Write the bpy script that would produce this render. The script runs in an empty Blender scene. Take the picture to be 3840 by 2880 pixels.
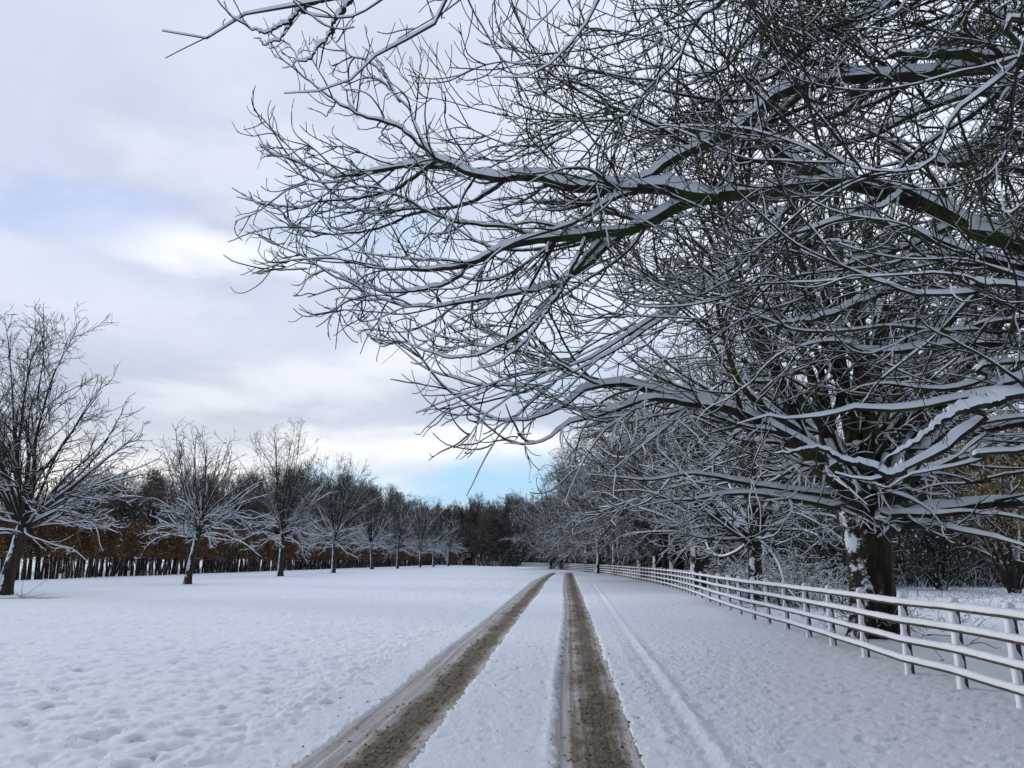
import bpy, math, random
import numpy as np
from mathutils import Vector, Matrix

sc = bpy.context.scene
C = sc.collection
R = math.radians
PI = math.pi

# ---------------------------------------------------------------- camera
EYE = 1.65
PITCH = R(12.93)
F = 2887.0            # focal length in units of a 3840 px wide frame
cam_d = bpy.data.cameras.new('camera')
cam = bpy.data.objects.new('camera', cam_d)
C.objects.link(cam)
cam.location = (0, 0, EYE)
cam.rotation_euler = (PI / 2 + PITCH, 0, 0)
cam_d.sensor_width = 36
cam_d.lens = 36 * F / 3840
cam_d.clip_start = 0.05
cam_d.clip_end = 6000
sc.camera = cam

def ray(u, v):
    a = (u - 1920) / F
    b = (1440 - v) / F
    cp, sp = math.cos(PITCH), math.sin(PITCH)
    return (a, cp - sp * b, sp + cp * b)

def at(u, v, Y):
    d = ray(u, v)
    k = Y / d[1]
    return np.array([d[0] * k, Y, EYE + d[2] * k])

def ground(u, v):
    d = ray(u, v)
    k = -EYE / d[2]
    return (d[0] * k, d[1] * k)

# ---------------------------------------------------------------- world, sun
SUN_EL, SUN_AZ = 14.0, -62.0      # azimuth from +Y towards +X
world = bpy.data.worlds.new('World')
sc.world = world
world.use_nodes = True
nt = world.node_tree
for n in list(nt.nodes):
    nt.nodes.remove(n)

class NB:
    """tiny node builder"""
    def __init__(s, tree): s.t = tree
    def n(s, kind, **kw):
        nd = s.t.nodes.new(kind)
        for k, v in kw.items():
            if k.startswith('i_'):
                key = k[2:]
                key = int(key) if key.isdigit() else key.replace('_', ' ')
                s.set(nd.inputs[key], v)
            else:
                setattr(nd, k, v)
        return nd
    def set(s, inp, v):
        if isinstance(v, bpy.types.NodeSocket): s.t.links.new(v, inp)
        else: inp.default_value = v
    def math(s, op, a, b=0.0, c=0.0, clamp=False):
        nd = s.t.nodes.new('ShaderNodeMath'); nd.operation = op; nd.use_clamp = clamp
        s.set(nd.inputs[0], a); s.set(nd.inputs[1], b)
        if op in ('MULTIPLY_ADD', 'COMPARE', 'SMOOTH_MIN'): s.set(nd.inputs[2], c)
        return nd.outputs[0]
    def ss(s, x, lo, hi, a=0.0, b=1.0):
        nd = s.t.nodes.new('ShaderNodeMapRange'); nd.interpolation_type = 'SMOOTHSTEP'
        s.set(nd.inputs[0], x); nd.inputs[1].default_value = lo; nd.inputs[2].default_value = hi
        nd.inputs[3].default_value = a; nd.inputs[4].default_value = b
        return nd.outputs[0]
    def mix(s, f, a, b):
        nd = s.t.nodes.new('ShaderNodeMix'); nd.data_type = 'RGBA'
        s.set(nd.inputs[0], f); s.set(nd.inputs[6], a); s.set(nd.inputs[7], b)
        return nd.outputs[2]
    def noise(s, vec, scale, detail=4.0, rough=0.55, dist=0.0):
        nd = s.t.nodes.new('ShaderNodeTexNoise')
        if vec is not None: s.set(nd.inputs['Vector'], vec)
        nd.inputs['Scale'].default_value = scale; nd.inputs['Detail'].default_value = detail
        nd.inputs['Roughness'].default_value = rough; nd.inputs['Distortion'].default_value = dist
        return nd.outputs['Fac']

w = NB(nt)
def rgb(r, g, b): return (r, g, b, 1.0)
tc = w.n('ShaderNodeTexCoord').outputs['Generated']
sep = w.n('ShaderNodeSeparateXYZ', i_0=tc)
dx, dy, dz = sep.outputs
sky = w.n('ShaderNodeTexSky', sky_type='NISHITA')
sky.sun_disc = False
sky.sun_elevation = R(SUN_EL)
sky.sun_rotation = R(SUN_AZ)
sky.altitude = 50
sky.air_density = 1.6
sky.dust_density = 0.6
sky.ozone_density = 2.0
blue = w.n('ShaderNodeVectorMath', operation='SCALE', i_0=sky.outputs[0]); blue.inputs['Scale'].default_value = 0.11
# project directions on a cloud layer
zz = w.math('MAXIMUM', dz, 0.0)
den = w.math('ADD', zz, 0.10)
px = w.math('DIVIDE', dx, den); py = w.math('DIVIDE', dy, den)
cv = w.n('ShaderNodeCombineXYZ', i_0=px, i_1=py, i_2=0.3).outputs[0]
n1 = w.noise(cv, 0.55, 6, 0.5, 0.3)
n2 = w.noise(cv, 1.7, 5, 0.55, 0.2)
n3 = w.noise(w.n('ShaderNodeMapping', i_Vector=tc, i_Scale=(1, 1, 3.2)).outputs[0], 5.0, 6, 0.55, 0.4)
az = w.math('ARCTAN2', dx, dy)                      # 0 straight ahead, + to the right (radians)
el = w.math('ARCSINE', dz)
# cloud colours : lavender grey to near white
cl = w.mix(w.ss(n1, 0.36, 0.66), rgb(0.46, 0.51, 0.645), rgb(0.63, 0.675, 0.79))
cl = w.mix(w.ss(n2, 0.52, 0.70, 0, 0.35), cl, rgb(0.74, 0.78, 0.85))
# warm glow close to the horizon
gl = w.math('MULTIPLY', w.ss(el, 0.20, 0.06), w.ss(az, 0.25, -0.25))
cl = w.mix(w.math('MULTIPLY', gl, 0.8), cl, rgb(0.95, 0.89, 0.80))
band = w.math('MULTIPLY', w.ss(el, 0.08, 0.12), w.ss(el, 0.19, 0.14))
cl = w.mix(w.math('MULTIPLY', w.ss(el, 0.10, 0.135), w.math('MULTIPLY', w.ss(el, 0.30, 0.20), 0.55)), cl, rgb(0.44, 0.49, 0.57))
cl = w.mix(w.math('MULTIPLY', w.ss(az, -0.02, 0.45), w.math('MULTIPLY', w.ss(el, 0.2, 0.45), 0.55)), cl, rgb(0.80, 0.83, 0.93))
def patch(a0, e0, ra, re, k, rot=0.0):
    """soft elliptical gap in the cloud, at an azimuth / elevation (degrees)"""
    da = w.math('SUBTRACT', az, R(a0)); de = w.math('SUBTRACT', el, R(e0))
    if rot:
        de = w.math('SUBTRACT', de, w.math('MULTIPLY', da, math.tan(R(rot))))
    A = w.math('DIVIDE', da, R(ra)); B = w.math('DIVIDE', de, R(re))
    d = w.math('SQRT', w.math('ADD', w.math('MULTIPLY', A, A), w.math('MULTIPLY', B, B)))
    d = w.math('ADD', d, w.math('MULTIPLY', w.math('SUBTRACT', n3, 0.5), 3.4))
    return w.math('MULTIPLY', w.ss(d, 1.35, 0.25), k)
def bright(a0, e0, ra, re, k, rot=0.0):
    global cl
    cl = w.mix(patch(a0, e0, ra, re, k, rot), cl, rgb(0.88, 0.89, 0.91))
bright(-23.5, 21.5, 8, 2.0, 0.75, -6)      # bright cumulus edge at the left
bright(-10, 14.0, 14, 2.2, 0.45, 14)
bright(-4, 8.2, 13, 1.6, 0.80, 3)
fac = patch(-2, 5.2, 15, 2.3, 1.0, 4)        # clear strip low ahead
left_gap = patch(-30, 22.8, 8.5, 2.0, 0.62, 3)
cl = w.mix(left_gap, cl, rgb(0.36, 0.46, 0.72))
fac = w.math('MAXIMUM', fac, patch(-12, 24, 14, 3.5, 0.26, -4))
fac = w.math('MAXIMUM', fac, patch(4, 13, 7, 3.0, 0.35))
fac = w.math('MAXIMUM', fac, patch(36, 30, 9, 6.0, 0.25))
fac = w.math('MAXIMUM', fac, patch(24, 40, 14, 6.0, 0.25))
col = w.mix(fac, cl, w.mix(0.80, blue.outputs[0], rgb(0.34, 0.60, 0.88)))
dark = w.mix(w.ss(dy, -0.15, 0.55), rgb(0.46, 0.48, 0.51), rgb(1, 1, 1))      # unseen sky behind the camera, dimmed to darken camera-facing sides
mx = w.n('ShaderNodeMix', data_type='RGBA', blend_type='MULTIPLY'); mx.inputs[0].default_value = 1.0
nt.links.new(col, mx.inputs[6]); nt.links.new(w.mix(w.ss(dz, 0.60, 0.95), dark, rgb(0.95, 0.95, 0.95)), mx.inputs[7])
col = mx.outputs[2]
bg = w.n('ShaderNodeBackground', i_Color=col, i_Strength=1.0)
wo = w.n('ShaderNodeOutputWorld', i_Surface=bg.outputs[0])

sd = bpy.data.lights.new('sun', 'SUN'); sd.energy = 1.0; sd.angle = R(11); sd.color = (1.0, 0.93, 0.85)
sun = bpy.data.objects.new('sun', sd); C.objects.link(sun)
sv = Vector((math.sin(R(SUN_AZ)) * math.cos(R(SUN_EL)), math.cos(R(SUN_AZ)) * math.cos(R(SUN_EL)), math.sin(R(SUN_EL))))
sun.rotation_euler = (-sv).to_track_quat('-Z', 'Y').to_euler()
sun.location = (0, 0, 60)

sc.view_settings.view_transform = 'Standard'
sc.view_settings.look = 'None'
sc.view_settings.exposure = 0.36
sc.view_settings.gamma = 1.0
sc.cycles.max_bounces = 4
sc.cycles.diffuse_bounces = 3
sc.cycles.glossy_bounces = 1
sc.cycles.transmission_bounces = 0
sc.cycles.transparent_max_bounces = 2

# ---------------------------------------------------------------- materials
def new_mat(name):
    m = bpy.data.materials.new(name); m.use_nodes = True
    t = m.node_tree
    for n in list(t.nodes): t.nodes.remove(n)
    b = NB(t)
    out = b.n('ShaderNodeOutputMaterial')
    bs = b.n('ShaderNodeBsdfPrincipled')
    t.links.new(bs.outputs[0], out.inputs[0])
    bs.inputs['Specular IOR Level'].default_value = 0.25
    return m, b, bs

def bump(b, bs, h, strength, dist):
    nd = b.n('ShaderNodeBump', i_Height=h, i_Strength=strength, i_Distance=dist)
    b.t.links.new(nd.outputs[0], bs.inputs['Normal'])

def snow_mat(name, c0=(0.80, 0.84, 0.92), c1=(0.70, 0.75, 0.84), sc_=3.0, bs_=60.0, bd=0.004):
    m, b, bs = new_mat(name)
    geo = b.n('ShaderNodeNewGeometry').outputs['Position']
    n = b.noise(geo, sc_, 4)
    b.set(bs.inputs['Base Color'], b.mix(b.ss(n, 0.35, 0.65), rgb(*c1), rgb(*c0)))
    bs.inputs['Roughness'].default_value = 0.75
    bump(b, bs, b.noise(geo, bs_, 3), 0.6, bd)
    return m

def bark_mat(name, dark, light, green, gk, wind=0.0, wscale=2.2, scale=9.0, top=0.0, wdir=(-0.97, -0.18, 0.10)):
    """bark with algae, wind-blown snow stuck to the western side and, for thin far twigs, a dusting on top"""
    m, b, bs = new_mat(name)
    g = b.n('ShaderNodeNewGeometry')
    pos = g.outputs['Position']
    mp = b.n('ShaderNodeMapping', i_Vector=pos); mp.inputs['Scale'].default_value = (1, 1, 0.25)
    n = b.noise(mp.outputs[0], scale, 5, 0.65)
    c = b.mix(b.ss(n, 0.35, 0.7), rgb(*dark), rgb(*light))
    ng = b.noise(pos, 1.3, 3)
    c = b.mix(b.math('MULTIPLY', b.ss(ng, 0.48, 0.62), gk), c, rgb(*green))
    sn = rgb(0.78, 0.82, 0.90)
    if wind:
        dt = b.n('ShaderNodeVectorMath', operation='DOT_PRODUCT', i_0=g.outputs['Normal'])
        dt.inputs[1].default_value = wdir
        nw = b.noise(pos, wscale, 6, 0.7)
        f = b.math('ADD', dt.outputs['Value'], b.math('MULTIPLY', b.math('SUBTRACT', nw, 0.5), 2.6))
        c = b.mix(b.ss(f, 0.98 - wind, 1.20 - wind), c, sn)
    if top:
        sp = b.n('ShaderNodeSeparateXYZ', i_0=g.outputs['Normal']).outputs[2]
        nw = b.noise(pos, 1.1, 3, 0.6)
        f = b.math('ADD', sp, b.math('MULTIPLY', b.math('SUBTRACT', nw, 0.5), 1.6))
        c = b.mix(b.math('MULTIPLY', b.ss(f, 0.30, 0.75), top), c, sn)
    b.set(bs.inputs['Base Color'], c)
    bs.inputs['Roughness'].default_value = 0.9
    bump(b, bs, n, 0.7, 0.02)
    return m

def plain_mat(name, c0, c1, scale, rough=0.8, bd=0.0):
    m, b, bs = new_mat(name)
    pos = b.n('ShaderNodeNewGeometry').outputs['Position']
    n = b.noise(pos, scale, 5, 0.6)
    b.set(bs.inputs['Base Color'], b.mix(b.ss(n, 0.35, 0.65), rgb(*c0), rgb(*c1)))
    bs.inputs['Roughness'].default_value = rough
    if bd: bump(b, bs, n, 0.6, bd)
    return m

M = {}
M['snow'] = snow_mat('snow_on_wood', (0.82, 0.87, 0.91), (0.70, 0.755, 0.81))
M['snow_fence'] = snow_mat('snow_on_fence', (0.84, 0.87, 0.93), (0.78, 0.82, 0.89), 2.0, 45.0, 0.006)
M['bark'] = bark_mat('bark_dark', (0.010, 0.009, 0.008), (0.040, 0.034, 0.027), (0.032, 0.050, 0.010), 0.85)
M['trunk'] = bark_mat('bark_trunk', (0.010, 0.008, 0.007), (0.055, 0.040, 0.028), (0.030, 0.042, 0.012), 0.35, wind=0.08, wscale=3.2, scale=7, wdir=(-0.80, -0.56, 0.10))
M['trunk_row'] = bark_mat('bark_row_trunk', (0.022, 0.018, 0.014), (0.075, 0.058, 0.042), (0.03, 0.032, 0.018), 0.3, wind=0.60, wscale=1.6, scale=7)
M['trunk_big'] = bark_mat('bark_big_row_trunk', (0.010, 0.009, 0.008), (0.045, 0.036, 0.028), (0.03, 0.032, 0.018), 0.3, wind=0.22, wscale=1.1, scale=6)
M['bark_row'] = bark_mat('bark_row_limbs', (0.016, 0.014, 0.012), (0.050, 0.043, 0.035), (0.05, 0.05, 0.03), 0.3)
M['twig'] = bark_mat('bark_red_twig', (0.045, 0.020, 0.016), (0.085, 0.042, 0.030), (0.04, 0.03, 0.02), 0.3)
M['far_bark'] = bark_mat('bark_far_frosted', (0.018, 0.016, 0.014), (0.050, 0.044, 0.036), (0.03, 0.03, 0.018), 0.4, top=0.40)
M['wood_bark'] = bark_mat('bark_far_brown_hazed', (0.060, 0.050, 0.042), (0.145, 0.118, 0.092), (0.090, 0.094, 0.062), 0.5, top=0.30)  # brown bark lightened in its colour, in place of distance haze
M['beech_leaf'] = plain_mat('beech_leaves', (0.070, 0.042, 0.018), (0.19, 0.100, 0.034), 0.55, 0.7)
M['brown_leaf'] = plain_mat('withered_leaves', (0.035, 0.034, 0.018), (0.085, 0.060, 0.028), 0.5, 0.7)
M['green_leaf'] = plain_mat('evergreen_leaves', (0.030, 0.045, 0.032), (0.060, 0.082, 0.052), 0.6, 0.6)
M['snowy_leaf'] = plain_mat('snow_laden_leaves', (0.60, 0.64, 0.70), (0.14, 0.17, 0.13), 3.0, 0.7)
M['gold_leaf'] = plain_mat('yellow_leaves', (0.14, 0.11, 0.03), (0.26, 0.17, 0.05), 0.8, 0.7)
M['fence_wood'] = plain_mat('fence_timber', (0.045, 0.037, 0.028), (0.11, 0.09, 0.07), 18.0, 0.85, 0.004)
M['fence_dark'] = plain_mat('bare_fence_timber', (0.04, 0.035, 0.03), (0.09, 0.08, 0.07), 12.0, 0.85)
M['stem'] = bark_mat('hedge_stem_bark', (0.018, 0.014, 0.011), (0.065, 0.052, 0.038), (0.04, 0.04, 0.02), 0.4, wind=0.25, wscale=1.6, scale=10)

# ---------------------------------------------------------------- object helpers
def tag(o, label=None, cat=None, group=None, kind=None):
    if label: o['label'] = label
    if cat: o['category'] = cat
    if group: o['group'] = group
    if kind: o['kind'] = kind
    return o

def empty(name, loc, label, cat, group=None, rz=0.0, s=1.0):
    o = bpy.data.objects.new(name, None); C.objects.link(o)
    o.location = loc; o.rotation_euler = (0, 0, rz); o.scale = (s, s, s)
    o.empty_display_size = 0.3
    return tag(o, label, cat, group)

class MB:
    """collects quads/tris in numpy batches and makes one mesh"""
    def __init__(s): s.v = []; s.f = []; s.m = []; s.sm = []; s.n = 0; s.attr = []
    def add(s, verts, faces, mat=0, smooth=True):
        verts = np.asarray(verts, dtype=np.float32).reshape(-1, 3)
        faces = np.asarray(faces, dtype=np.int32)
        if len(faces) == 0: return
        s.v.append(verts); s.f.append(faces + s.n)
        s.m.append(np.full(len(faces), mat, np.int32) if np.isscalar(mat) else np.asarray(mat, np.int32))
        s.sm.append(np.full(len(faces), smooth, bool))
        s.n += len(verts)
    def mesh(s, name, mats):
        me = bpy.data.meshes.new(name)
        if not s.v: return me
        V = np.concatenate(s.v)
        nf = sum(len(f) for f in s.f)
        sizes = np.concatenate([np.full(len(f), f.shape[1], np.int32) for f in s.f])
        loops = np.concatenate([f.ravel() for f in s.f])
        me.vertices.add(len(V)); me.vertices.foreach_set('co', V.ravel())
        me.loops.add(len(loops)); me.loops.foreach_set('vertex_index', loops)
        me.polygons.add(nf)
        st = np.zeros(nf, np.int32); st[1:] = np.cumsum(sizes)[:-1]
        me.polygons.foreach_set('loop_start', st)
        me.polygons.foreach_set('material_index', np.concatenate(s.m))
        me.polygons.foreach_set('use_smooth', np.concatenate(s.sm))
        for m in mats: me.materials.append(m)
        me.update(calc_edges=True)
        return me
    def build(s, name, mats, parent=None, loc=None):
        if not isinstance(mats, (list, tuple)): mats = [mats]
        o = bpy.data.objects.new(name, s.mesh(name, mats)); C.objects.link(o)
        if parent is not None: o.parent = parent
        if loc is not None: o.location = loc
        return o
    def box(s, c, h, mat=0, rot=None):
        x, y, z = h
        v = np.array([[i * x, j * y, k * z] for i in (-1, 1) for j in (-1, 1) for k in (-1, 1)], float)
        if rot is not None: v = v @ np.asarray(rot).T
        v = v + np.asarray(c)
        s.add(v, [[0, 1, 3, 2], [4, 6, 7, 5], [0, 4, 5, 1], [2, 3, 7, 6], [0, 2, 6, 4], [1, 5, 7, 3]], mat, False)

def norm(a):
    return a / np.maximum(np.linalg.norm(a, axis=-1, keepdims=True), 1e-9)

def frames(P):
    T = np.empty_like(P)
    T[:, 1:-1] = P[:, 2:] - P[:, :-2]; T[:, 0] = P[:, 1] - P[:, 0]; T[:, -1] = P[:, -1] - P[:, -2]
    T = norm(T)
    up = np.array([0.0, 0.0, 1.0])
    S = np.cross(T, up)
    bad = np.linalg.norm(S, axis=-1) < 0.15
    S[bad] = np.cross(T[bad], np.array([0.6, 0.8, 0.0]))
    S = norm(S)
    # keep the side vector from flipping along a branch
    for k in range(1, P.shape[1]):
        fl = np.sum(S[:, k] * S[:, k - 1], axis=-1) < 0
        S[fl, k] *= -1
    U = np.cross(S, T)
    fl = U[..., 2] < -0.15
    return T, S, U

def tubes(mb, P, Rd, detail, snow=1.0, rng=None, lump=0.3, mat_bark=0, mat_snow=1, hmax=0.055):
    """P (N,K,3), Rd (N,K). bark below, a ridge of snow along the top. detail 0 = 4 verts, 1 = 7, 2 = 12, -1 = triangle without snow"""
    N, K = P.shape[:2]
    if N == 0: return
    T, S, U = frames(P)
    hor = np.sqrt(np.clip(1 - T[..., 2] ** 2, 0, 1))
    r = Rd
    if snow > 0:
        h = np.minimum(hmax, (0.002 + 0.95 * r) if detail == 0 else (0.004 + 1.25 * r)) * snow * np.clip((hor - 0.25) / 0.55, 0, 1)
        if rng is not None:
            h = h * (1 + lump * rng.normal(size=h.shape))
        if K > 5:
            h = h * np.clip(.55 + 1.6 * np.cumsum(rng.normal(size=h.shape), axis=1) / np.sqrt(np.arange(1, K + 1)) * .35 + .45, .0, 1.5)
        h = np.clip(h, 0.0, None)
    else:
        h = np.zeros_like(r)
    sg = np.where(U[..., 2] < 0, -1.0, 1.0)       # snow always on the upper side
    U = U * sg[..., None]
    if detail == -1:
        a = np.array([0.5, 1.167, 1.833]) * PI
        prof = [(np.cos(x) * r, np.sin(x) * r) for x in a]; msk = [0, 0, 0]
    elif detail == 0:
        prof = [(0 * r, -1.05 * r), (r * 1.0, 0.50 * r), (0 * r, r * 0.85 + h), (-r * 1.0, 0.50 * r)]
        msk = [0, 1, 1, 0]
    elif detail == 1:
        prof = [(-.55 * r, -.83 * r), (.55 * r, -.83 * r), (r, 0.22 * r), (.80 * r, 0.55 * r + .60 * h), (0 * r, r * 0.85 + h), (-.80 * r, .55 * r + .60 * h), (-r, 0.22 * r)]
        msk = [0, 0, 1, 1, 1, 1, 0]
    else:
        prof = []; msk = []
        for x in np.linspace(190, 350, 6):
            prof.append((math.cos(R(x)) * r, math.sin(R(x)) * r)); msk.append(0)
        w_ = np.maximum(r * 1.0, 0.001)
        for x in (2, 36, 68, 112, 144, 178):
            prof.append((math.cos(R(x)) * w_ * 0.98, 0.14 * r + math.sin(R(x)) * (0.80 * r + h))); msk.append(1)
        msk[-1] = 0; msk[5] = 0
    Mv = len(prof)
    V = np.stack([P + S * a[..., None] * sg[..., None] + U * b[..., None] for a, b in prof], axis=2)  # N,K,M,3
    idx = np.arange(N * K * Mv).reshape(N, K, Mv)
    a = idx[:, :-1, :]; b = idx[:, 1:, :]
    a2 = np.roll(a, -1, axis=2); b2 = np.roll(b, -1, axis=2)
    Q = np.stack([a, a2, b2, b], axis=-1)      # N,K-1,M,4
    ms = np.array(msk)[None, None, :] * (h[:, :-1, None] > 0.0006)
    ms = np.broadcast_to(ms, Q.shape[:3])
    mi = np.where(ms > 0, mat_snow, mat_bark)
    mb.add(V.reshape(-1, 3), Q.reshape(-1, 4), mi.reshape(-1), detail > 0)

def grow(P0, D0, L, R0, K, rng, wander=0.25, up0=0.0, up1=0.0, rtip=0.003, taper=0.9, out=None, outk=0.0):
    N = len(P0)
    P = np.empty((N, K + 1, 3)); P[:, 0] = P0
    D = norm(D0.copy()); seg = (L / K)[:, None]
    W = rng.normal(size=(N, 3)) * wander
    for k in range(K):
        t = k / K
        W = 0.55 * W + rng.normal(size=(N, 3)) * wander * 0.8
        D = D + W / math.sqrt(K) * 1.5
        D[:, 2] += (up0 * (1 - t) + up1 * t) / K * 2
        if out is not None: D += out * outk / K
        D = norm(D)
        P[:, k + 1] = P[:, k] + D * seg
    t = np.linspace(0, 1, K + 1)[None, :]
    Rd = (R0[:, None] - rtip) * (1 - t) ** taper + rtip
    return P, np.maximum(Rd, rtip * 0.9)

def spawn(P, Rd, L, rng, dens, t0, t1, ang, lenf, radf, flat=0.5, lmin=0.1, lmax=99, rmin=0.003, minn=0, fall=0.7):
    """pick places along parent branches; return P0, D0, L, R0 of the children"""
    N, K1 = P.shape[:2]; K = K1 - 1
    cnt = dens * L * (t1 - t0)
    n = np.maximum(np.floor(cnt + rng.random(N)).astype(int), minn)
    tot = int(n.sum())
    ids = np.repeat(np.arange(N), n)
    t = t0 + (t1 - t0) * rng.random(tot)
    x = t * K; k = np.minimum(x.astype(int), K - 1); f = (x - k)[:, None]
    A = P[ids, k]; B = P[ids, k + 1]
    pos = A * (1 - f) + B * f
    T = norm(B - A)
    rr = Rd[ids, k] * (1 - f[:, 0]) + Rd[ids, k + 1] * f[:, 0]
    S = np.cross(T, np.array([0, 0, 1.0])); bad = np.linalg.norm(S, axis=1) < 0.1
    S[bad] = [1, 0, 0]; S = norm(S); U = np.cross(S, T)
    ph = rng.random(tot) * 2 * PI
    cs = np.cos(ph); sn_ = np.sin(ph) * (1 - flat)
    pr = norm(S * cs[:, None] + U * sn_[:, None])
    th = R(ang[0]) + (R(ang[1]) - R(ang[0])) * rng.random(tot)
    D = T * np.cos(th)[:, None] + pr * np.sin(th)[:, None]
    ln = L[ids] * (1 - fall * t) * (lenf[0] + (lenf[1] - lenf[0]) * rng.random(tot))
    ln = np.clip(ln, lmin, lmax)
    r0 = np.maximum(rr * radf, rmin)
    return pos, D, ln, r0

def resample(pts, K, rng=None, wob=0.0):
    """Catmull-Rom through pts -> K+1 evenly spaced points"""
    p = np.asarray(pts, float)
    q = np.vstack([2 * p[0] - p[1], p, 2 * p[-1] - p[-2]])
    out = []
    for i in range(len(p) - 1):
        a, b, c, d = q[i], q[i + 1], q[i + 2], q[i + 3]
        for t in np.linspace(0, 1, 12, endpoint=False):
            out.append(0.5 * ((2 * b) + (c - a) * t + (2 * a - 5 * b + 4 * c - d) * t * t + (3 * b - a - 3 * c + d) * t ** 3))
    out.append(p[-1]); out = np.array(out)
    s = np.r_[0, np.cumsum(np.linalg.norm(np.diff(out, axis=0), axis=1))]
    u = np.linspace(0, s[-1], K + 1)
    o = np.stack([np.interp(u, s, out[:, i]) for i in range(3)], axis=1)
    if rng is not None and wob:
        w_ = rng.normal(size=o.shape) * wob; w_[0] = 0; w_[-1] = 0
        w_ = (w_ + np.roll(w_, 1, 0) + np.roll(w_, -1, 0)) / 3; o = o + w_
    return o, s[-1]

def trunk_tube(mb, pts, rads, n=20, mat=0, flare=0.0, seed=0):
    """round fluted trunk"""
    rg = np.random.default_rng(seed)
    P, L = resample(pts, n)
    s = np.linspace(0, 1, n + 1)
    rr = np.interp(s, np.linspace(0, 1, len(rads)), rads)
    M_ = 28
    th = np.linspace(0, 2 * PI, M_, endpoint=False)
    ph = rg.random(4) * 6
    V = []
    for k in range(n + 1):
        z = s[k] * L
        fl = 1 + flare * math.exp(-z / 0.35) * (1 + 0.5 * np.cos(5 * th + ph[0]))
        rad = rr[k] * fl * (1 + 0.05 * np.cos(3 * th + ph[1] + z * .5) + 0.035 * np.cos(7 * th + ph[2] - z) + 0.02 * rg.normal(size=M_))
        V.append(np.stack([P[k, 0] + np.cos(th) * rad, P[k, 1] + np.sin(th) * rad, np.full(M_, P[k, 2])], axis=1))
    V = np.array(V).reshape(-1, 3)
    idx = np.arange((n + 1) * M_).reshape(n + 1, M_)
    a = idx[:-1]; b = idx[1:]
    Q = np.stack([a, np.roll(a, -1, 1), np.roll(b, -1, 1), b], axis=-1).reshape(-1, 4)
    mb.add(V, Q, mat, True)

# ---------------------------------------------------------------- noise for the ground
_rg = np.random.default_rng(11)
_perm = _rg.permutation(512)
_perm = np.r_[_perm, _perm]
_grad = _rg.normal(size=(1024, 2)); _grad /= np.linalg.norm(_grad, axis=1, keepdims=True)
def pnoise(x, y):
    xi = np.floor(x).astype(int); yi = np.floor(y).astype(int)
    xf = x - xi; yf = y - yi
    def g(ix, iy, dx_, dy_):
        h = _perm[(_perm[ix % 512] + iy) % 512]
        return _grad[h, 0] * dx_ + _grad[h, 1] * dy_
    u = xf * xf * xf * (xf * (xf * 6 - 15) + 10); v = yf * yf * yf * (yf * (yf * 6 - 15) + 10)
    a = g(xi, yi, xf, yf); b = g(xi + 1, yi, xf - 1, yf)
    c = g(xi, yi + 1, xf, yf - 1); d = g(xi + 1, yi + 1, xf - 1, yf - 1)
    return (a * (1 - u) + b * u) * (1 - v) + (c * (1 - u) + d * u) * v
def sstep(x, a, b):
    t = np.clip((x - a) / (b - a), 0, 1); return t * t * (3 - 2 * t)

# wheel-track edges, taken on the ground plane
LT_L = [ground(*p) for p in [(1085, 2880), (1400, 2651), (1671, 2434), (1841, 2305), (1930, 2232), (1997, 2180), (2035, 2160), (2066, 2147)]]
LT_R = [ground(*p) for p in [(1508, 2880), (1671, 2678), (1807, 2508), (1942, 2319), (2018, 2224), (2044, 2186), (2064, 2163), (2088, 2147)]]
RT_L = [ground(*p) for p in [(2078, 2880), (2092, 2542), (2113, 2339), (2117, 2258), (2113, 2200), (2117, 2160), (2119, 2147)]]
RT_R = [ground(*p) for p in [(2412, 2880), (2309, 2576), (2248, 2407), (2207, 2292), (2166, 2190), (2153, 2160), (2147, 2147)]]
def edge(E, Y):
    e = np.array(sorted(E, key=lambda q: q[1]))
    lo = e[0] - (e[1] - e[0]) * 1.0
    e = np.vstack([lo, e])
    return np.interp(Y, e[:, 1], e[:, 0])
Y_END = LT_L[-1][1]
def in_track(X, Y, EL, ER):
    """0 outside, 1 inside a wheel track"""
    nx = 0.050 * pnoise(X * 6 + 9, Y * 6) + 0.060 * pnoise(X * 17, Y * 17) + 0.05 * pnoise(X * 1.5, Y * 1.1 + 40)
    wl = 0.022 + 0.0012 * Y
    a = sstep(X + nx - edge(EL, Y), -wl, wl) * sstep(edge(ER, Y) - X + nx, -wl, wl)
    return a * sstep(Y, Y_END + 1, Y_END - 1)

_hr = np.random.default_rng(5)
holes = []
for px_, py_ in [(120, 2590), (200, 2575), (620, 2795), (560, 2815), (875, 2680), (515, 2760), (60, 2640), (180, 2640), (1385, 2560), (1230, 2630), (1000, 2585),
                 (480, 2860), (85, 2705), (290, 2510), (700, 2740), (240, 2690)]:
    gx, gy = ground(px_, py_); holes.append((gx, gy, 0.075, 0.060))
for i in range(700):
    Yh = 5.5 + 50 * _hr.random() ** 1.4; Xh = -0.7 * Yh * _hr.random() - 0.22 * Yh
    if Xh > edge(LT_L, Yh) - 0.9: continue
    s_ = 0.03 + 0.05 * _hr.random(); holes.append((Xh, Yh, s_, s_ * (0.25 + 0.6 * _hr.random())))

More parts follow.
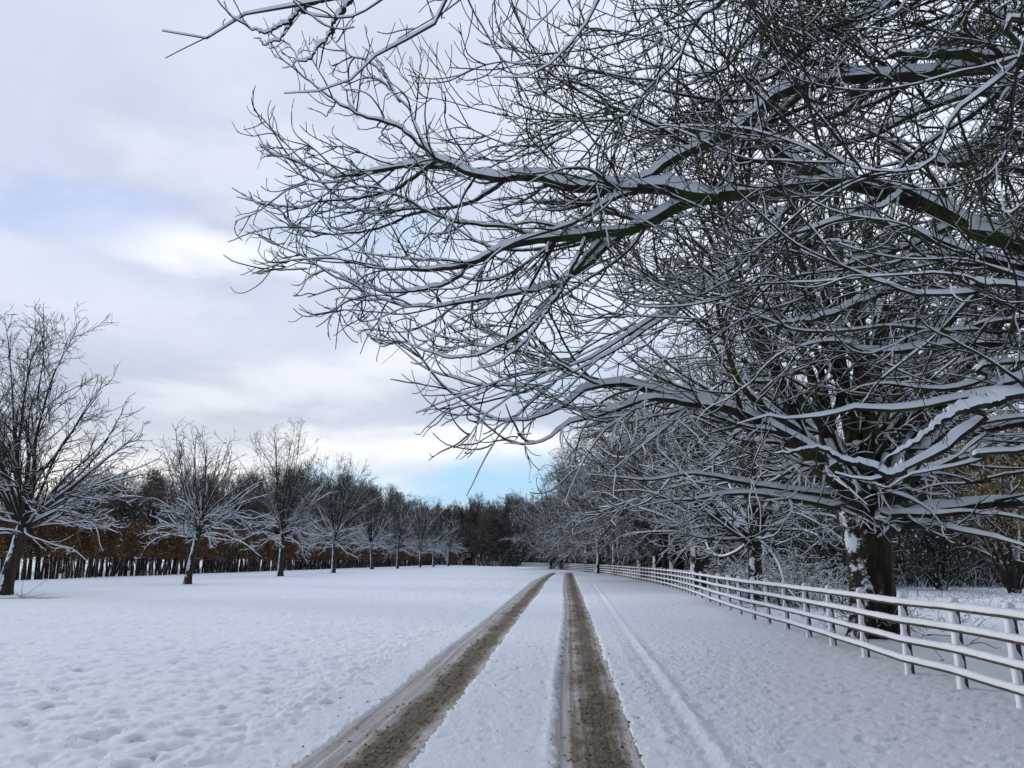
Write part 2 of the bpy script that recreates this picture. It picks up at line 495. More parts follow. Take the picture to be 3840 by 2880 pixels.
def ground_h(X, Y):
    base = 0.028 * pnoise(X * 0.5, Y * 0.5 + 3) + 0.09 * pnoise(X * 0.09, Y * 0.09)
    left = sstep(edge(LT_L, Y) - X, 0.25, 1.0)
    xr = edge(RT_R, Y)
    right = sstep(X - xr, 0.15, 0.6)
    mid = 1 - np.maximum(left, right)
    n_hum = pnoise(X * 3.1, Y * 3.6 + 7) * 0.75 + pnoise(X * 6.7, Y * 8.1) * 0.42 + pnoise(X * 15, Y * 17) * 0.16
    n_hum = np.where(n_hum < -.12, (n_hum + .12) * 1.9 - .07, n_hum * 0.55)
    dent = -np.maximum(0, pnoise(X * 5.5 + 20, Y * 6.5) + .35 * pnoise(X * 13, Y * 15) - .16)
    n_fine = pnoise(X * 7.3, Y * 8.7) * 0.35 + pnoise(X * 19, Y * 23) * 0.30 + pnoise(X * 41, Y * 45) * 0.14
    h = base * 0.7 + left * (n_hum * 0.085 + n_fine * .016 + dent * .05) + right * (n_fine * 0.026 + n_hum * 0.016 + dent * .06) + mid * (n_fine * 0.020 + n_hum * 0.010 + dent * .05)
    # ploughed-up crumbs left of the left wheel track
    dl = edge(LT_L, Y) - X
    ruff = np.exp(-((dl - 0.95 - 0.12 * pnoise(Y * .4, Y * 0 + 3)) / 0.26) ** 2)
    h += ruff * (0.055 * np.abs(pnoise(X * 5, Y * 3.1 + 5)) - 0.030 * np.abs(pnoise(X * 9 + 3, Y * 5)) + 0.012)
    # an old snowed-over rut and the ridge beside it, right of the right wheel track
    ex = np.interp(Y, RIDGE[:, 1], RIDGE[:, 0])
    dr = X - ex
    h += 0.017 * np.exp(-(dr / 0.06) ** 2) * (1 + .5 * pnoise(Y * 2, Y * 0 + 1)) * sstep(Y, 90, 40) - 0.014 * np.exp(-((dr + 0.15) / 0.07) ** 2) - 0.006 * np.exp(-((dr - 0.17) / 0.08) ** 2)
    h += 0.016 * np.exp(-((dr + 0.42) / 0.07) ** 2) * (0.5 + pnoise(Y * 1.3, Y * 0 + 9))
    # lip beside the right track, left side (clean tyre line)
    d2 = X - edge(RT_L, Y)
    h += 0.012 * np.exp(-((d2 + 0.07) / 0.05) ** 2)
    for hx, hy, s_, dep in holes:
        sel = (np.abs(X - hx) < 4 * s_) & (np.abs(Y - hy) < 4 * s_)
        if sel.any():
            xx = X[sel] - hx; yy = Y[sel] - hy
            h[sel] -= dep * np.exp(-((xx / (s_ * 1.3)) ** 2 + (yy / s_) ** 2) ** 1.5) - 0.25 * dep * np.exp(-(((xx + s_) / s_) ** 2 + ((yy - 2 * s_) / s_) ** 2))
    tr = np.maximum(in_track(X, Y, LT_L, LT_R), in_track(X, Y, RT_L, RT_R))
    h = h * (1 - 0.8 * tr) - 0.075 * tr
    return h, tr

RIDGE = np.array(sorted([ground(*p) for p in [(2760, 2900), (2720, 2840), (2540, 2600), (2400, 2420), (2310, 2300), (2250, 2215), (2215, 2170), (2190, 2150)]], key=lambda q: q[1]))
RIDGE = np.vstack([RIDGE[0] - (RIDGE[1] - RIDGE[0]) * 1.5, RIDGE])

# ---------------------------------------------------------------- ground mesh
def build_ground():
    rows = [3.2]
    while rows[-1] < 2500:
        y = rows[-1]
        rows.append(y + max(0.03, (0.0062 if y < 60 else 0.012 if y < 160 else 0.08) * y))
    rows = np.array(rows)
    cols = np.r_[np.linspace(-3.5, -0.86, 24, endpoint=False), np.linspace(-0.86, -0.30, 260, endpoint=False), np.linspace(-0.30, 0.32, 620, endpoint=False),
                 np.linspace(0.32, 0.86, 240, endpoint=False), np.linspace(0.86, 3.5, 24)]
    Yg, Sg = np.meshgrid(rows, cols, indexing='ij')
    Xg = Sg * Yg
    H, tr = ground_h(Xg, Yg)
    H = H * sstep(Yg, 260, 120) * 1.0
    n, m = Xg.shape
    V = np.stack([Xg, Yg, H], axis=-1).reshape(-1, 3)
    idx = np.arange(n * m).reshape(n, m)
    Q = np.stack([idx[:-1, :-1], idx[:-1, 1:], idx[1:, 1:], idx[1:, :-1]], axis=-1).reshape(-1, 4)
    mb = MB(); mb.add(V, Q, 0, True)
    # the rest of the field behind and beside
    b = [[-3000, -1500, -0.05], [3000, -1500, -0.05], [3000, 3.2, -0.05], [-3000, 3.2, -0.05], [-3000, 2500, -0.05], [-8750, 2500, -0.05], [3000, 2500, -0.05], [-11.2, 3.2, -0.05], [11.2, 3.2, -0.05], [-2500, 715, -0.05], [2500, 715, -0.05]]
    mb.add(b, [[0, 1, 2, 3]], 0, False)
    mb.add(b, [[3, 7, 9], [8, 2, 10]], 0, False)
    m_, bb, bs = new_mat('snow_ground')
    geo = bb.n('ShaderNodeNewGeometry').outputs['Position']
    at_ = bb.n('ShaderNodeAttribute', attribute_name='bare').outputs['Fac']
    n0 = bb.noise(geo, 0.35, 4)
    c = bb.mix(bb.ss(n0, 0.35, 0.65), rgb(0.82, 0.88, 0.95), rgb(0.86, 0.91, 0.965))
    sp = bb.noise(geo, 9.0, 5, 0.75)
    pt = bb.noise(geo, 0.22, 3, 0.6)
    k = bb.math('MULTIPLY', bb.ss(sp, 0.60, 0.74), bb.ss(pt, 0.42, 0.62, 0.05, 0.5))
    c = bb.mix(k, c, rgb(0.33, 0.33, 0.28))
    c = bb.mix(bb.math('MULTIPLY', at_, bb.ss(bb.noise(geo, 14, 4, 0.7), 0.35, 0.6)), c, rgb(0.10, 0.085, 0.055))
    bb.set(bs.inputs['Base Color'], c); bs.inputs['Roughness'].default_value = 0.7
    bump(bb, bs, bb.noise(geo, 34, 8, 0.75), 0.8, 0.022)
    o = mb.build('snow_covered_ground', m_)
    tag(o, kind='structure')
    bare = np.zeros(len(o.data.vertices), np.float32)
    Bx = np.zeros_like(Xg)
    for hx, hy, s_, dep in holes[:16]:
        sel = (np.abs(Xg - hx) < 4 * s_) & (np.abs(Yg - hy) < 4 * s_)
        Bx[sel] = np.maximum(Bx[sel], 1.0 * np.exp(-(((Xg[sel] - hx) / (s_ * 0.9)) ** 2 + ((Yg[sel] - hy) / (s_ * .8)) ** 2) ** 1.2))
    for hx, hy, s_, dep in holes[16:]:
        if dep / s_ < .55: continue
        sel = (np.abs(Xg - hx) < 3 * s_) & (np.abs(Yg - hy) < 3 * s_)
        Bx[sel] = np.maximum(Bx[sel], 0.55 * np.exp(-(((Xg[sel] - hx) / (s_ * 0.9)) ** 2 + ((Yg[sel] - hy) / (s_ * .7)) ** 2)))
    for bx, by, rx, ry, k_ in BARE:
        d = ((Xg - bx) / rx) ** 2 + ((Yg - by) / ry) ** 2 + 0.9 * pnoise(Xg * 1.3, Yg * 1.3)
        Bx = np.maximum(Bx, k_ * sstep(d, 1.2, 0.5))
    bare[:n * m] = Bx.ravel()
    a = o.data.attributes.new('bare', 'FLOAT', 'POINT'); a.data.foreach_set('value', bare)
    return o

def build_track(EL, ER, name, right):
    rows = [3.2]
    while rows[-1] < Y_END + 0.8:
        y = rows[-1]; rows.append(y + max(0.022, 0.0048 * y))
    rows = np.array(rows); u = np.linspace(-0.10, 1.10, 84)
    Yg, Ug = np.meshgrid(rows, u, indexing='ij')
    xl = edge(EL, Yg); xr = edge(ER, Yg)
    Xg = xl + (xr - xl) * Ug
    n1_ = pnoise(Xg * 7, Yg * 5); n2_ = pnoise(Xg * 26, Yg * 22); n3 = pnoise(Xg * 48, Yg * 44)
    path = np.exp(-((Ug - (0.66 if not right else 0.62)) / 0.26) ** 2)          # churned strip
    dirt = path + 0.45 * pnoise(Xg * 2.2, Yg * 0.8 + 8) + 0.30 * n1_ + (0.30 * np.exp(-((Ug - 0.25) / .12) ** 2) if right else 0)
    dirt = sstep(dirt, 0.10, 0.95)
    rut = 0.008 * np.sin(Ug * (40 if right else 34)) * (1 - path)
    H = -0.030 + rut + (0.004 + 0.020 * dirt) * (np.maximum(n2_, -0.2) * 1.2 + 0.6 * n3) + 0.008 * n1_
    if right:   # clean pressed tyre line at the left side
        H -= 0.016 * np.exp(-((Ug - 0.06) / 0.05) ** 2)
    H -= 0.02 * sstep(np.abs(Ug - 0.5), 0.55, 0.6)
    V = np.stack([Xg, Yg, H], axis=-1).reshape(-1, 3)
    n, m = Xg.shape; idx = np.arange(n * m).reshape(n, m)
    Q = np.stack([idx[:-1, :-1], idx[:-1, 1:], idx[1:, 1:], idx[1:, :-1]], axis=-1).reshape(-1, 4)
    mb = MB(); mb.add(V, Q, 0, True)
    o = mb.build(name, M['slush']); tag(o, kind='structure')
    a = o.data.attributes.new('dirt', 'FLOAT', 'POINT'); a.data.foreach_set('value', dirt.astype(np.float32).ravel())
    a = o.data.attributes.new('across', 'FLOAT', 'POINT'); a.data.foreach_set('value', Ug.astype(np.float32).ravel())
    return o

m_, b, bs = new_mat('slush')
geo = b.n('ShaderNodeNewGeometry').outputs['Position']
d_ = b.n('ShaderNodeAttribute', attribute_name='dirt').outputs['Fac']
ac = b.n('ShaderNodeAttribute', attribute_name='across').outputs['Fac']
sx = b.n('ShaderNodeSeparateXYZ', i_0=geo).outputs
fine = b.noise(geo, 30, 5, 0.7)
med = b.noise(geo, 6, 4, 0.6)
stv = b.n('ShaderNodeCombineXYZ', i_0=b.math('MULTIPLY', ac, 22.0), i_1=b.math('MULTIPLY', sx[1], 0.35), i_2=0.0).outputs[0]
st = b.noise(stv, 1.0, 4, 0.6)
dd = b.math('ADD', b.math('MULTIPLY', d_, 0.95), b.math('ADD', b.math('MULTIPLY', b.math('SUBTRACT', fine, 0.5), 0.9), b.math('MULTIPLY', b.math('SUBTRACT', st, 0.5), 1.3)))
c = b.mix(b.ss(dd, -0.25, 0.30), rgb(0.52, 0.52, 0.53), rgb(0.31, 0.275, 0.225))
c = b.mix(b.ss(dd, 0.25, 0.80), c, rgb(0.165, 0.125, 0.080))
c = b.mix(b.ss(b.math('ADD', dd, b.math('SUBTRACT', med, 0.5)), 0.80, 1.25), c, rgb(0.060, 0.041, 0.024))
b.set(bs.inputs['Base Color'], c); bs.inputs['Roughness'].default_value = 0.6
bump(b, bs, fine, 0.8, 0.012)
M['slush'] = m_

BARE = []
_t1 = ground(75, 2240); BARE.append((_t1[0] + 0.6, _t1[1] - 0.4, 1.7, 1.0, 1.0))
_t2 = ground(705, 2196); BARE.append((_t2[0] + 0.4, _t2[1], 1.1, 0.5, 0.7))
_t3 = ground(1080, 2163); BARE.append((_t3[0] + 0.6, _t3[1], 1.3, 0.7, 0.5))
build_ground()
build_track(LT_L, LT_R, 'wheel_track_left', False)
build_track(RT_L, RT_R, 'wheel_track_right', True)
#@@SECTION2
# ================================================================= fence
FP = [(4100, 2745), (3840, 2654), (3613, 2578), (3414, 2525), (3249, 2462), (3126, 2419), (3036, 2388), (2954, 2360), (2884, 2339), (2828, 2322), (2778, 2304),
      (2738, 2289), (2698, 2274), (2662, 2258), (2632, 2245), (2605, 2234), (2530, 2207), (2450, 2186), (2390, 2174), (2315, 2159), (2264, 2151), (2200, 2144),
      (2134, 2137), (2062, 2132), (1990, 2127), (1935, 2124), (1881, 2121.5), (1794, 2119)]
fpts = np.array([ground(*p) for p in FP])
fpts = np.vstack([[fpts[0][0] - 0.4, fpts[0][1] - 3.0], fpts])
fs = np.r_[0, np.cumsum(np.linalg.norm(np.diff(fpts, axis=0), axis=1))]
def fence_at(s):
    return np.interp(s, fs, fpts[:, 0]), np.interp(s, fs, fpts[:, 1])

def build_fence():
    root = empty('post_and_rail_fence', (fpts[0][0], fpts[0][1], 0), 'long four-rail timber fence capped with snow, curving along the right side of the track', 'fence')
    L0 = root.location
    H = 1.085
    rg = np.random.default_rng(3)
    ss_ = [float(q) for q in fs[1:17]]
    while ss_[-1] < fs[-1] - 0.5:
        ss_.append(ss_[-1] + (1.42 if ss_[-1] < 40 else 1.9))
    posts = []
    for s in ss_:
        x, y = fence_at(s); x2, y2 = fence_at(s + 0.3)
        t = np.array([x2 - x, y2 - y, 0]); t /= np.linalg.norm(t)
        posts.append((x, y, t, 0.0 + rg.normal() * 0.006))
    RH = [0.21, 0.49, 0.77, 1.04]
    # rails
    for ri, zh in enumerate(RH):
        mbw, mbs = MB(), MB()
        ps = []; lastk = []
        step = 0.12
        S = [0.0]
        while S[-1] < fs[-1]:
            S.append(S[-1] + max(0.05, 0.012 * S[-1]))
        S = np.array(S)
        x, y = fence_at(S)
        near = np.clip(1 - S / 60, 0, 1)
        z = zh + 0.003 * np.sin(S * 1.1 + ri) + 0.0015 * np.sin(S * 2.3 + 2 * ri)
        P = np.stack([x, y, z], axis=1)
        T = np.gradient(P, axis=0); T[:, 2] = 0; T = norm(T)
        N_ = np.stack([-T[:, 1], T[:, 0], np.zeros(len(T))], axis=1)       # towards the track (left)
        P = P + N_ * 0.085
        def sweep(mb, prof, mod=None):
            V = []
            for k, (a, b_) in enumerate(prof):
                aa = a; bb_ = b_
                if mod is not None: aa, bb_ = mod(a, b_, k)
                V.append(P + N_ * np.reshape(aa * np.ones(len(P)), (-1, 1)) + np.array([0, 0, 1.0]) * np.reshape(bb_ * np.ones(len(P)), (-1, 1)))
            V = np.stack(V, axis=1); n, m = V.shape[:2]
            idx = np.arange(n * m).reshape(n, m); a = idx[:-1]; b2 = idx[1:]
            Q = np.stack([a, np.roll(a, -1, 1), np.roll(b2, -1, 1), b2], axis=-1).reshape(-1, 4)
            mb.add(V.reshape(-1, 3), Q, 0, True)
            mb.add(V[0], [list(range(m))], 0, False)
        sweep(mbw, [(-0.03, -0.045), (0.015, -0.052), (0.032, -0.03), (0.036, 0.0), (0.03, 0.035), (-0.03, 0.04)])
        nz = 1 + 0.04 * np.sin(S * 2.3 + ri) + 0.10 * pnoise(S * 4, S * 0 + ri * 3.3) + 0.05 * rg.normal(size=len(S))
        ng = .6 * pnoise(S * 2.7, S * 0 + ri * 7.1) + .5 * pnoise(S * 9, S * 0 + ri) + .25
        pr = [(-0.034, 0.014), (0.031, -0.022), (0.040, -0.014), (0.044, 0.010), (0.041, 0.034), (0.024, 0.056), (-0.004, 0.064), (-0.028, 0.052), (-0.038, 0.030)]
        sweep(mbs, pr, lambda a, b_, k: (a * (0.94 + 0.06 * nz) if k not in (0, 1) else a, (b_ * nz if b_ > 0.03 else b_ + (.010 * ng if b_ < 0 else 0))))
        rail = mbw.build('rail', M['fence_wood'], root); rail.location = -L0
        sn = mbs.build('snow_cap', M['snow_fence'], rail)
    # posts
    rest_w, rest_s = MB(), MB()
    for i, (x, y, t, lean) in enumerate(posts):
        n_ = np.array([-t[1], t[0], 0])
        hw = 0.052
        h = H + rg.normal() * 0.012
        c = np.array([x, y, 0])
        bev = 0.012
        ring = [(-hw, -hw + bev), (-hw + bev, -hw), (hw - bev, -hw), (hw, -hw + bev), (hw, hw - bev), (hw - bev, hw), (-hw + bev, hw), (-hw, hw - bev)]
        def col(mb, z0, z1, s0, s1, dome=0.0):
            V = []
            for zz_, ss0 in ((z0, s0), (z1, s1)):
                for a, b_ in ring:
                    V.append(c + t * a * ss0 + n_ * b_ * ss0 + np.array([lean * zz_, 0, zz_]))
            f = [[k, (k + 1) % 8, 8 + (k + 1) % 8, 8 + k] for k in range(8)]
            mb.add(V, f, 0, False)
            mb.add(V[8:], [list(range(8))], 0, False)
        mw, ms = (MB(), MB()) if i < 100 else (rest_w, rest_s)
        col(mw, -0.25, h, 1.0, 0.97)
        # rounded cushion of snow on the post
        K_ = 12
        prev = None
        V = []
        for (zz_, rr) in ((h - 0.012, 1.0), (h + 0.0, 1.12), (h + 0.035, 1.12), (h + 0.065, 0.92), (h + 0.085, 0.5), (h + 0.09, 0.05)):
            for k in range(K_):
                a = 2 * PI * k / K_
                V.append(c + (t * math.cos(a) + n_ * math.sin(a)) * hw * 1.22 * rr + np.array([lean * zz_, 0, zz_]))
        idx = np.arange(6 * K_).reshape(6, K_)
        Q = np.stack([idx[:-1], np.roll(idx[:-1], -1, 1), np.roll(idx[1:], -1, 1), idx[1:]], axis=-1).reshape(-1, 4)
        ms.add(V, Q, 0, True)
        # one sheet of snow on the windward face, spreading into a wedge above each rail
        zs = np.unique(np.round(np.r_[np.linspace(-.03, h, 26), [r_ + .045 for r_ in RH if r_ < h - .06]], 3))
        V = []
        for q, zz_ in enumerate(zs):
            below = max([r_ + .03 for r_ in [-.06] + RH if r_ + .03 <= zz_ + 1e-6] or [-.03])
            f = zz_ - below
            flr = 0.075 * math.exp(-f * 16.0)
            wv = hw * (0.25 + 0.25 * math.sin(q * 1.3 + i) + 1.0 * math.exp(-f * 9))
            for a, b_ in ((hw, 0.003), (hw * .3, 0.010 + flr * .35), (-hw * .6, 0.012 + flr * .6), (-hw - 0.010 - flr * .5, 0.004 + flr * .4), (-hw - 0.008 - flr, -hw * .6), (-hw - .004, -min(wv + .02, 2 * hw))):
                V.append(c + t * a + n_ * (hw + b_) + np.array([lean * zz_, 0, zz_]))
        nr_ = len(zs)
        idx = np.arange(nr_ * 6).reshape(nr_, 6)
        Q = np.stack([idx[:-1, :-1], idx[:-1, 1:], idx[1:, 1:], idx[1:, :-1]], axis=-1).reshape(-1, 4)
        ms.add(V, Q, 0, True)
        if i < 100:
            p = mw.build('post', M['fence_wood'], root); p.location = -L0
            ms.build('snow_cap', M['snow_fence'], p)
    p = rest_w.build('post', M['fence_wood'], root); p.location = -L0; p['kind'] = 'stuff'
    rest_s.build('snow_cap', M['snow_fence'], p)
build_fence()

# short bare paddock fence, not snowed in, far ahead
def small_fence(p0, p1, H, nr, label, mat, snowy):
    A = np.array(ground(*p0)); B = np.array(ground(*p1))
    root = empty('paddock_fence', (A[0], A[1], 0), label, 'fence')
    L = np.linalg.norm(B - A); t = (B - A) / L; ang = math.atan2(t[1], t[0])
    rot = np.array([[math.cos(ang), -math.sin(ang), 0], [math.sin(ang), math.cos(ang), 0], [0, 0, 1]])
    n = max(2, int(L / 2.4))
    for k in range(n + 1):
        m = MB(); m.box((0, 0, H / 2), (0.06, 0.06, H / 2 + .05), 0, rot); o = m.build('post', mat, root, (t[0] * L * k / n, t[1] * L * k / n, 0))
        if snowy:
            m = MB(); m.box((0, 0, H + .09), (0.075, 0.075, .035), 0, rot); m.build('snow_cap', M['snow_fence'], o)
    for k in range(nr):
        z = H * (k + 0.75) / nr
        m = MB(); m.box((t[0] * L / 2 - t[1] * -0.09 * -1, t[1] * L / 2 - t[0] * 0.09, z), (L / 2, 0.025, 0.05), 0, rot); o = m.build('rail', mat, root)
        if snowy:
            m = MB(); m.box((t[0] * L / 2 - t[1] * -0.09 * -1, t[1] * L / 2 - t[0] * 0.09, z + .085), (L / 2, 0.04, 0.034), 0, rot); m.build('snow_cap', M['snow_fence'], o)
small_fence((1938, 2127), (1880, 2126), 1.25, 3, 'dark bare-timber length of paddock fence in front of the dark evergreen bush', M['fence_dark'], False)
small_fence((1872, 2123.5), (1842, 2123), 1.30, 3, 'taller snow-topped fence section just left of the dark evergreen bush', M['fence_wood'], True)

# ================================================================= trees
def tree_levels(mb_t, mb_c, P, Rd, L, rng, lv, snowf, det, out_c=None, far=False, hmax=0.055, zmin=-9.0, env=None):
    """children of the given limbs; lv is a list of dicts for the levels, coarse to fine"""
    for q in lv:
        p0, d0, ln, r0 = spawn(P, Rd, L, rng, q['dens'], q.get('t0', 0.12), q.get('t1', 1.0), q.get('ang', (28, 60)), q.get('lenf', (.35, .7)), q.get('radf', .55),
                               q.get('flat', .5), q.get('lmin', .12), q.get('lmax', 9), q.get('rmin', .003), 0, q.get('fall', .6))
        if 'bias' in q:
            d0 = norm(d0 + np.array(q['bias']))
        if out_c is not None and q.get('out', 0):
            o = norm((p0 - out_c) * np.array([1, 1, 0.25])); d0 = norm(d0 + o * q['out'])
        keep = p0[:, 2] > 0.9
        p0, d0, ln, r0 = p0[keep], d0[keep], ln[keep], r0[keep]
        zc = p0[:, 2]
        P, Rd = grow(p0, d0, ln, r0, q['K'], rng, q.get('wander', .3), q.get('up0', 0), q.get('up1', .5), q.get('rtip', .003), 0.8)
        L = ln
        k = P[..., 2].min(axis=1) > (zmin(P[:, -1]) if callable(zmin) else zmin)
        if env is not None: k &= env(P[:, -1]) < 1.06
        P, Rd, L = P[k], Rd[k], L[k]
        sn = q.get('snow', 1.0) * snowf(P) if callable(snowf) else q.get('snow', 1.0) * snowf
        d = q.get('det', 0)
        if np.isscalar(sn): tubes(mb_c, P, Rd, d, sn, rng, 0.25, 0, 1, hmax)
        else:
            # two passes: laden and bare
            s_ = sn.mean(axis=1)
            for lo, hi in ((-1, .15), (.15, .45), (.45, .8), (.8, 9)):
                k = (s_ > lo) & (s_ <= hi)
                if k.any(): tubes(mb_c, P[k], Rd[k], d, float(np.mean(s_[k])) if lo > 0 else 0.0, rng, 0.25, 0, 1, hmax)
        if q.get('keep'):
            yield_P.append((P, Rd, L))
    return P, Rd, L
yield_P = []

def px_limb(pts, y0, y1, root=None, r0=0.1, r1=0.01, K=26, rng=None, wob=0.01):
    """limb traced on the picture: pixel polyline with distances running from y0 to y1; root = a 3-D point where it leaves its trunk"""
    p = np.array(pts, float)
    s = np.r_[0, np.cumsum(np.linalg.norm(np.diff(p, axis=0), axis=1))]; s /= s[-1]
    W = [at(u, v, y0 + (y1 - y0) * t) for (u, v), t in zip(p, s)]
    if root is not None: W = [np.array(root, float)] + W
    q, L = resample(W, K, rng, wob)
    t = np.linspace(0, 1, K + 1)
    return q, (r0 - r1) * (1 - t) ** 1.05 + r1 * np.minimum(1, .25 + (1 - t) * 6) , L

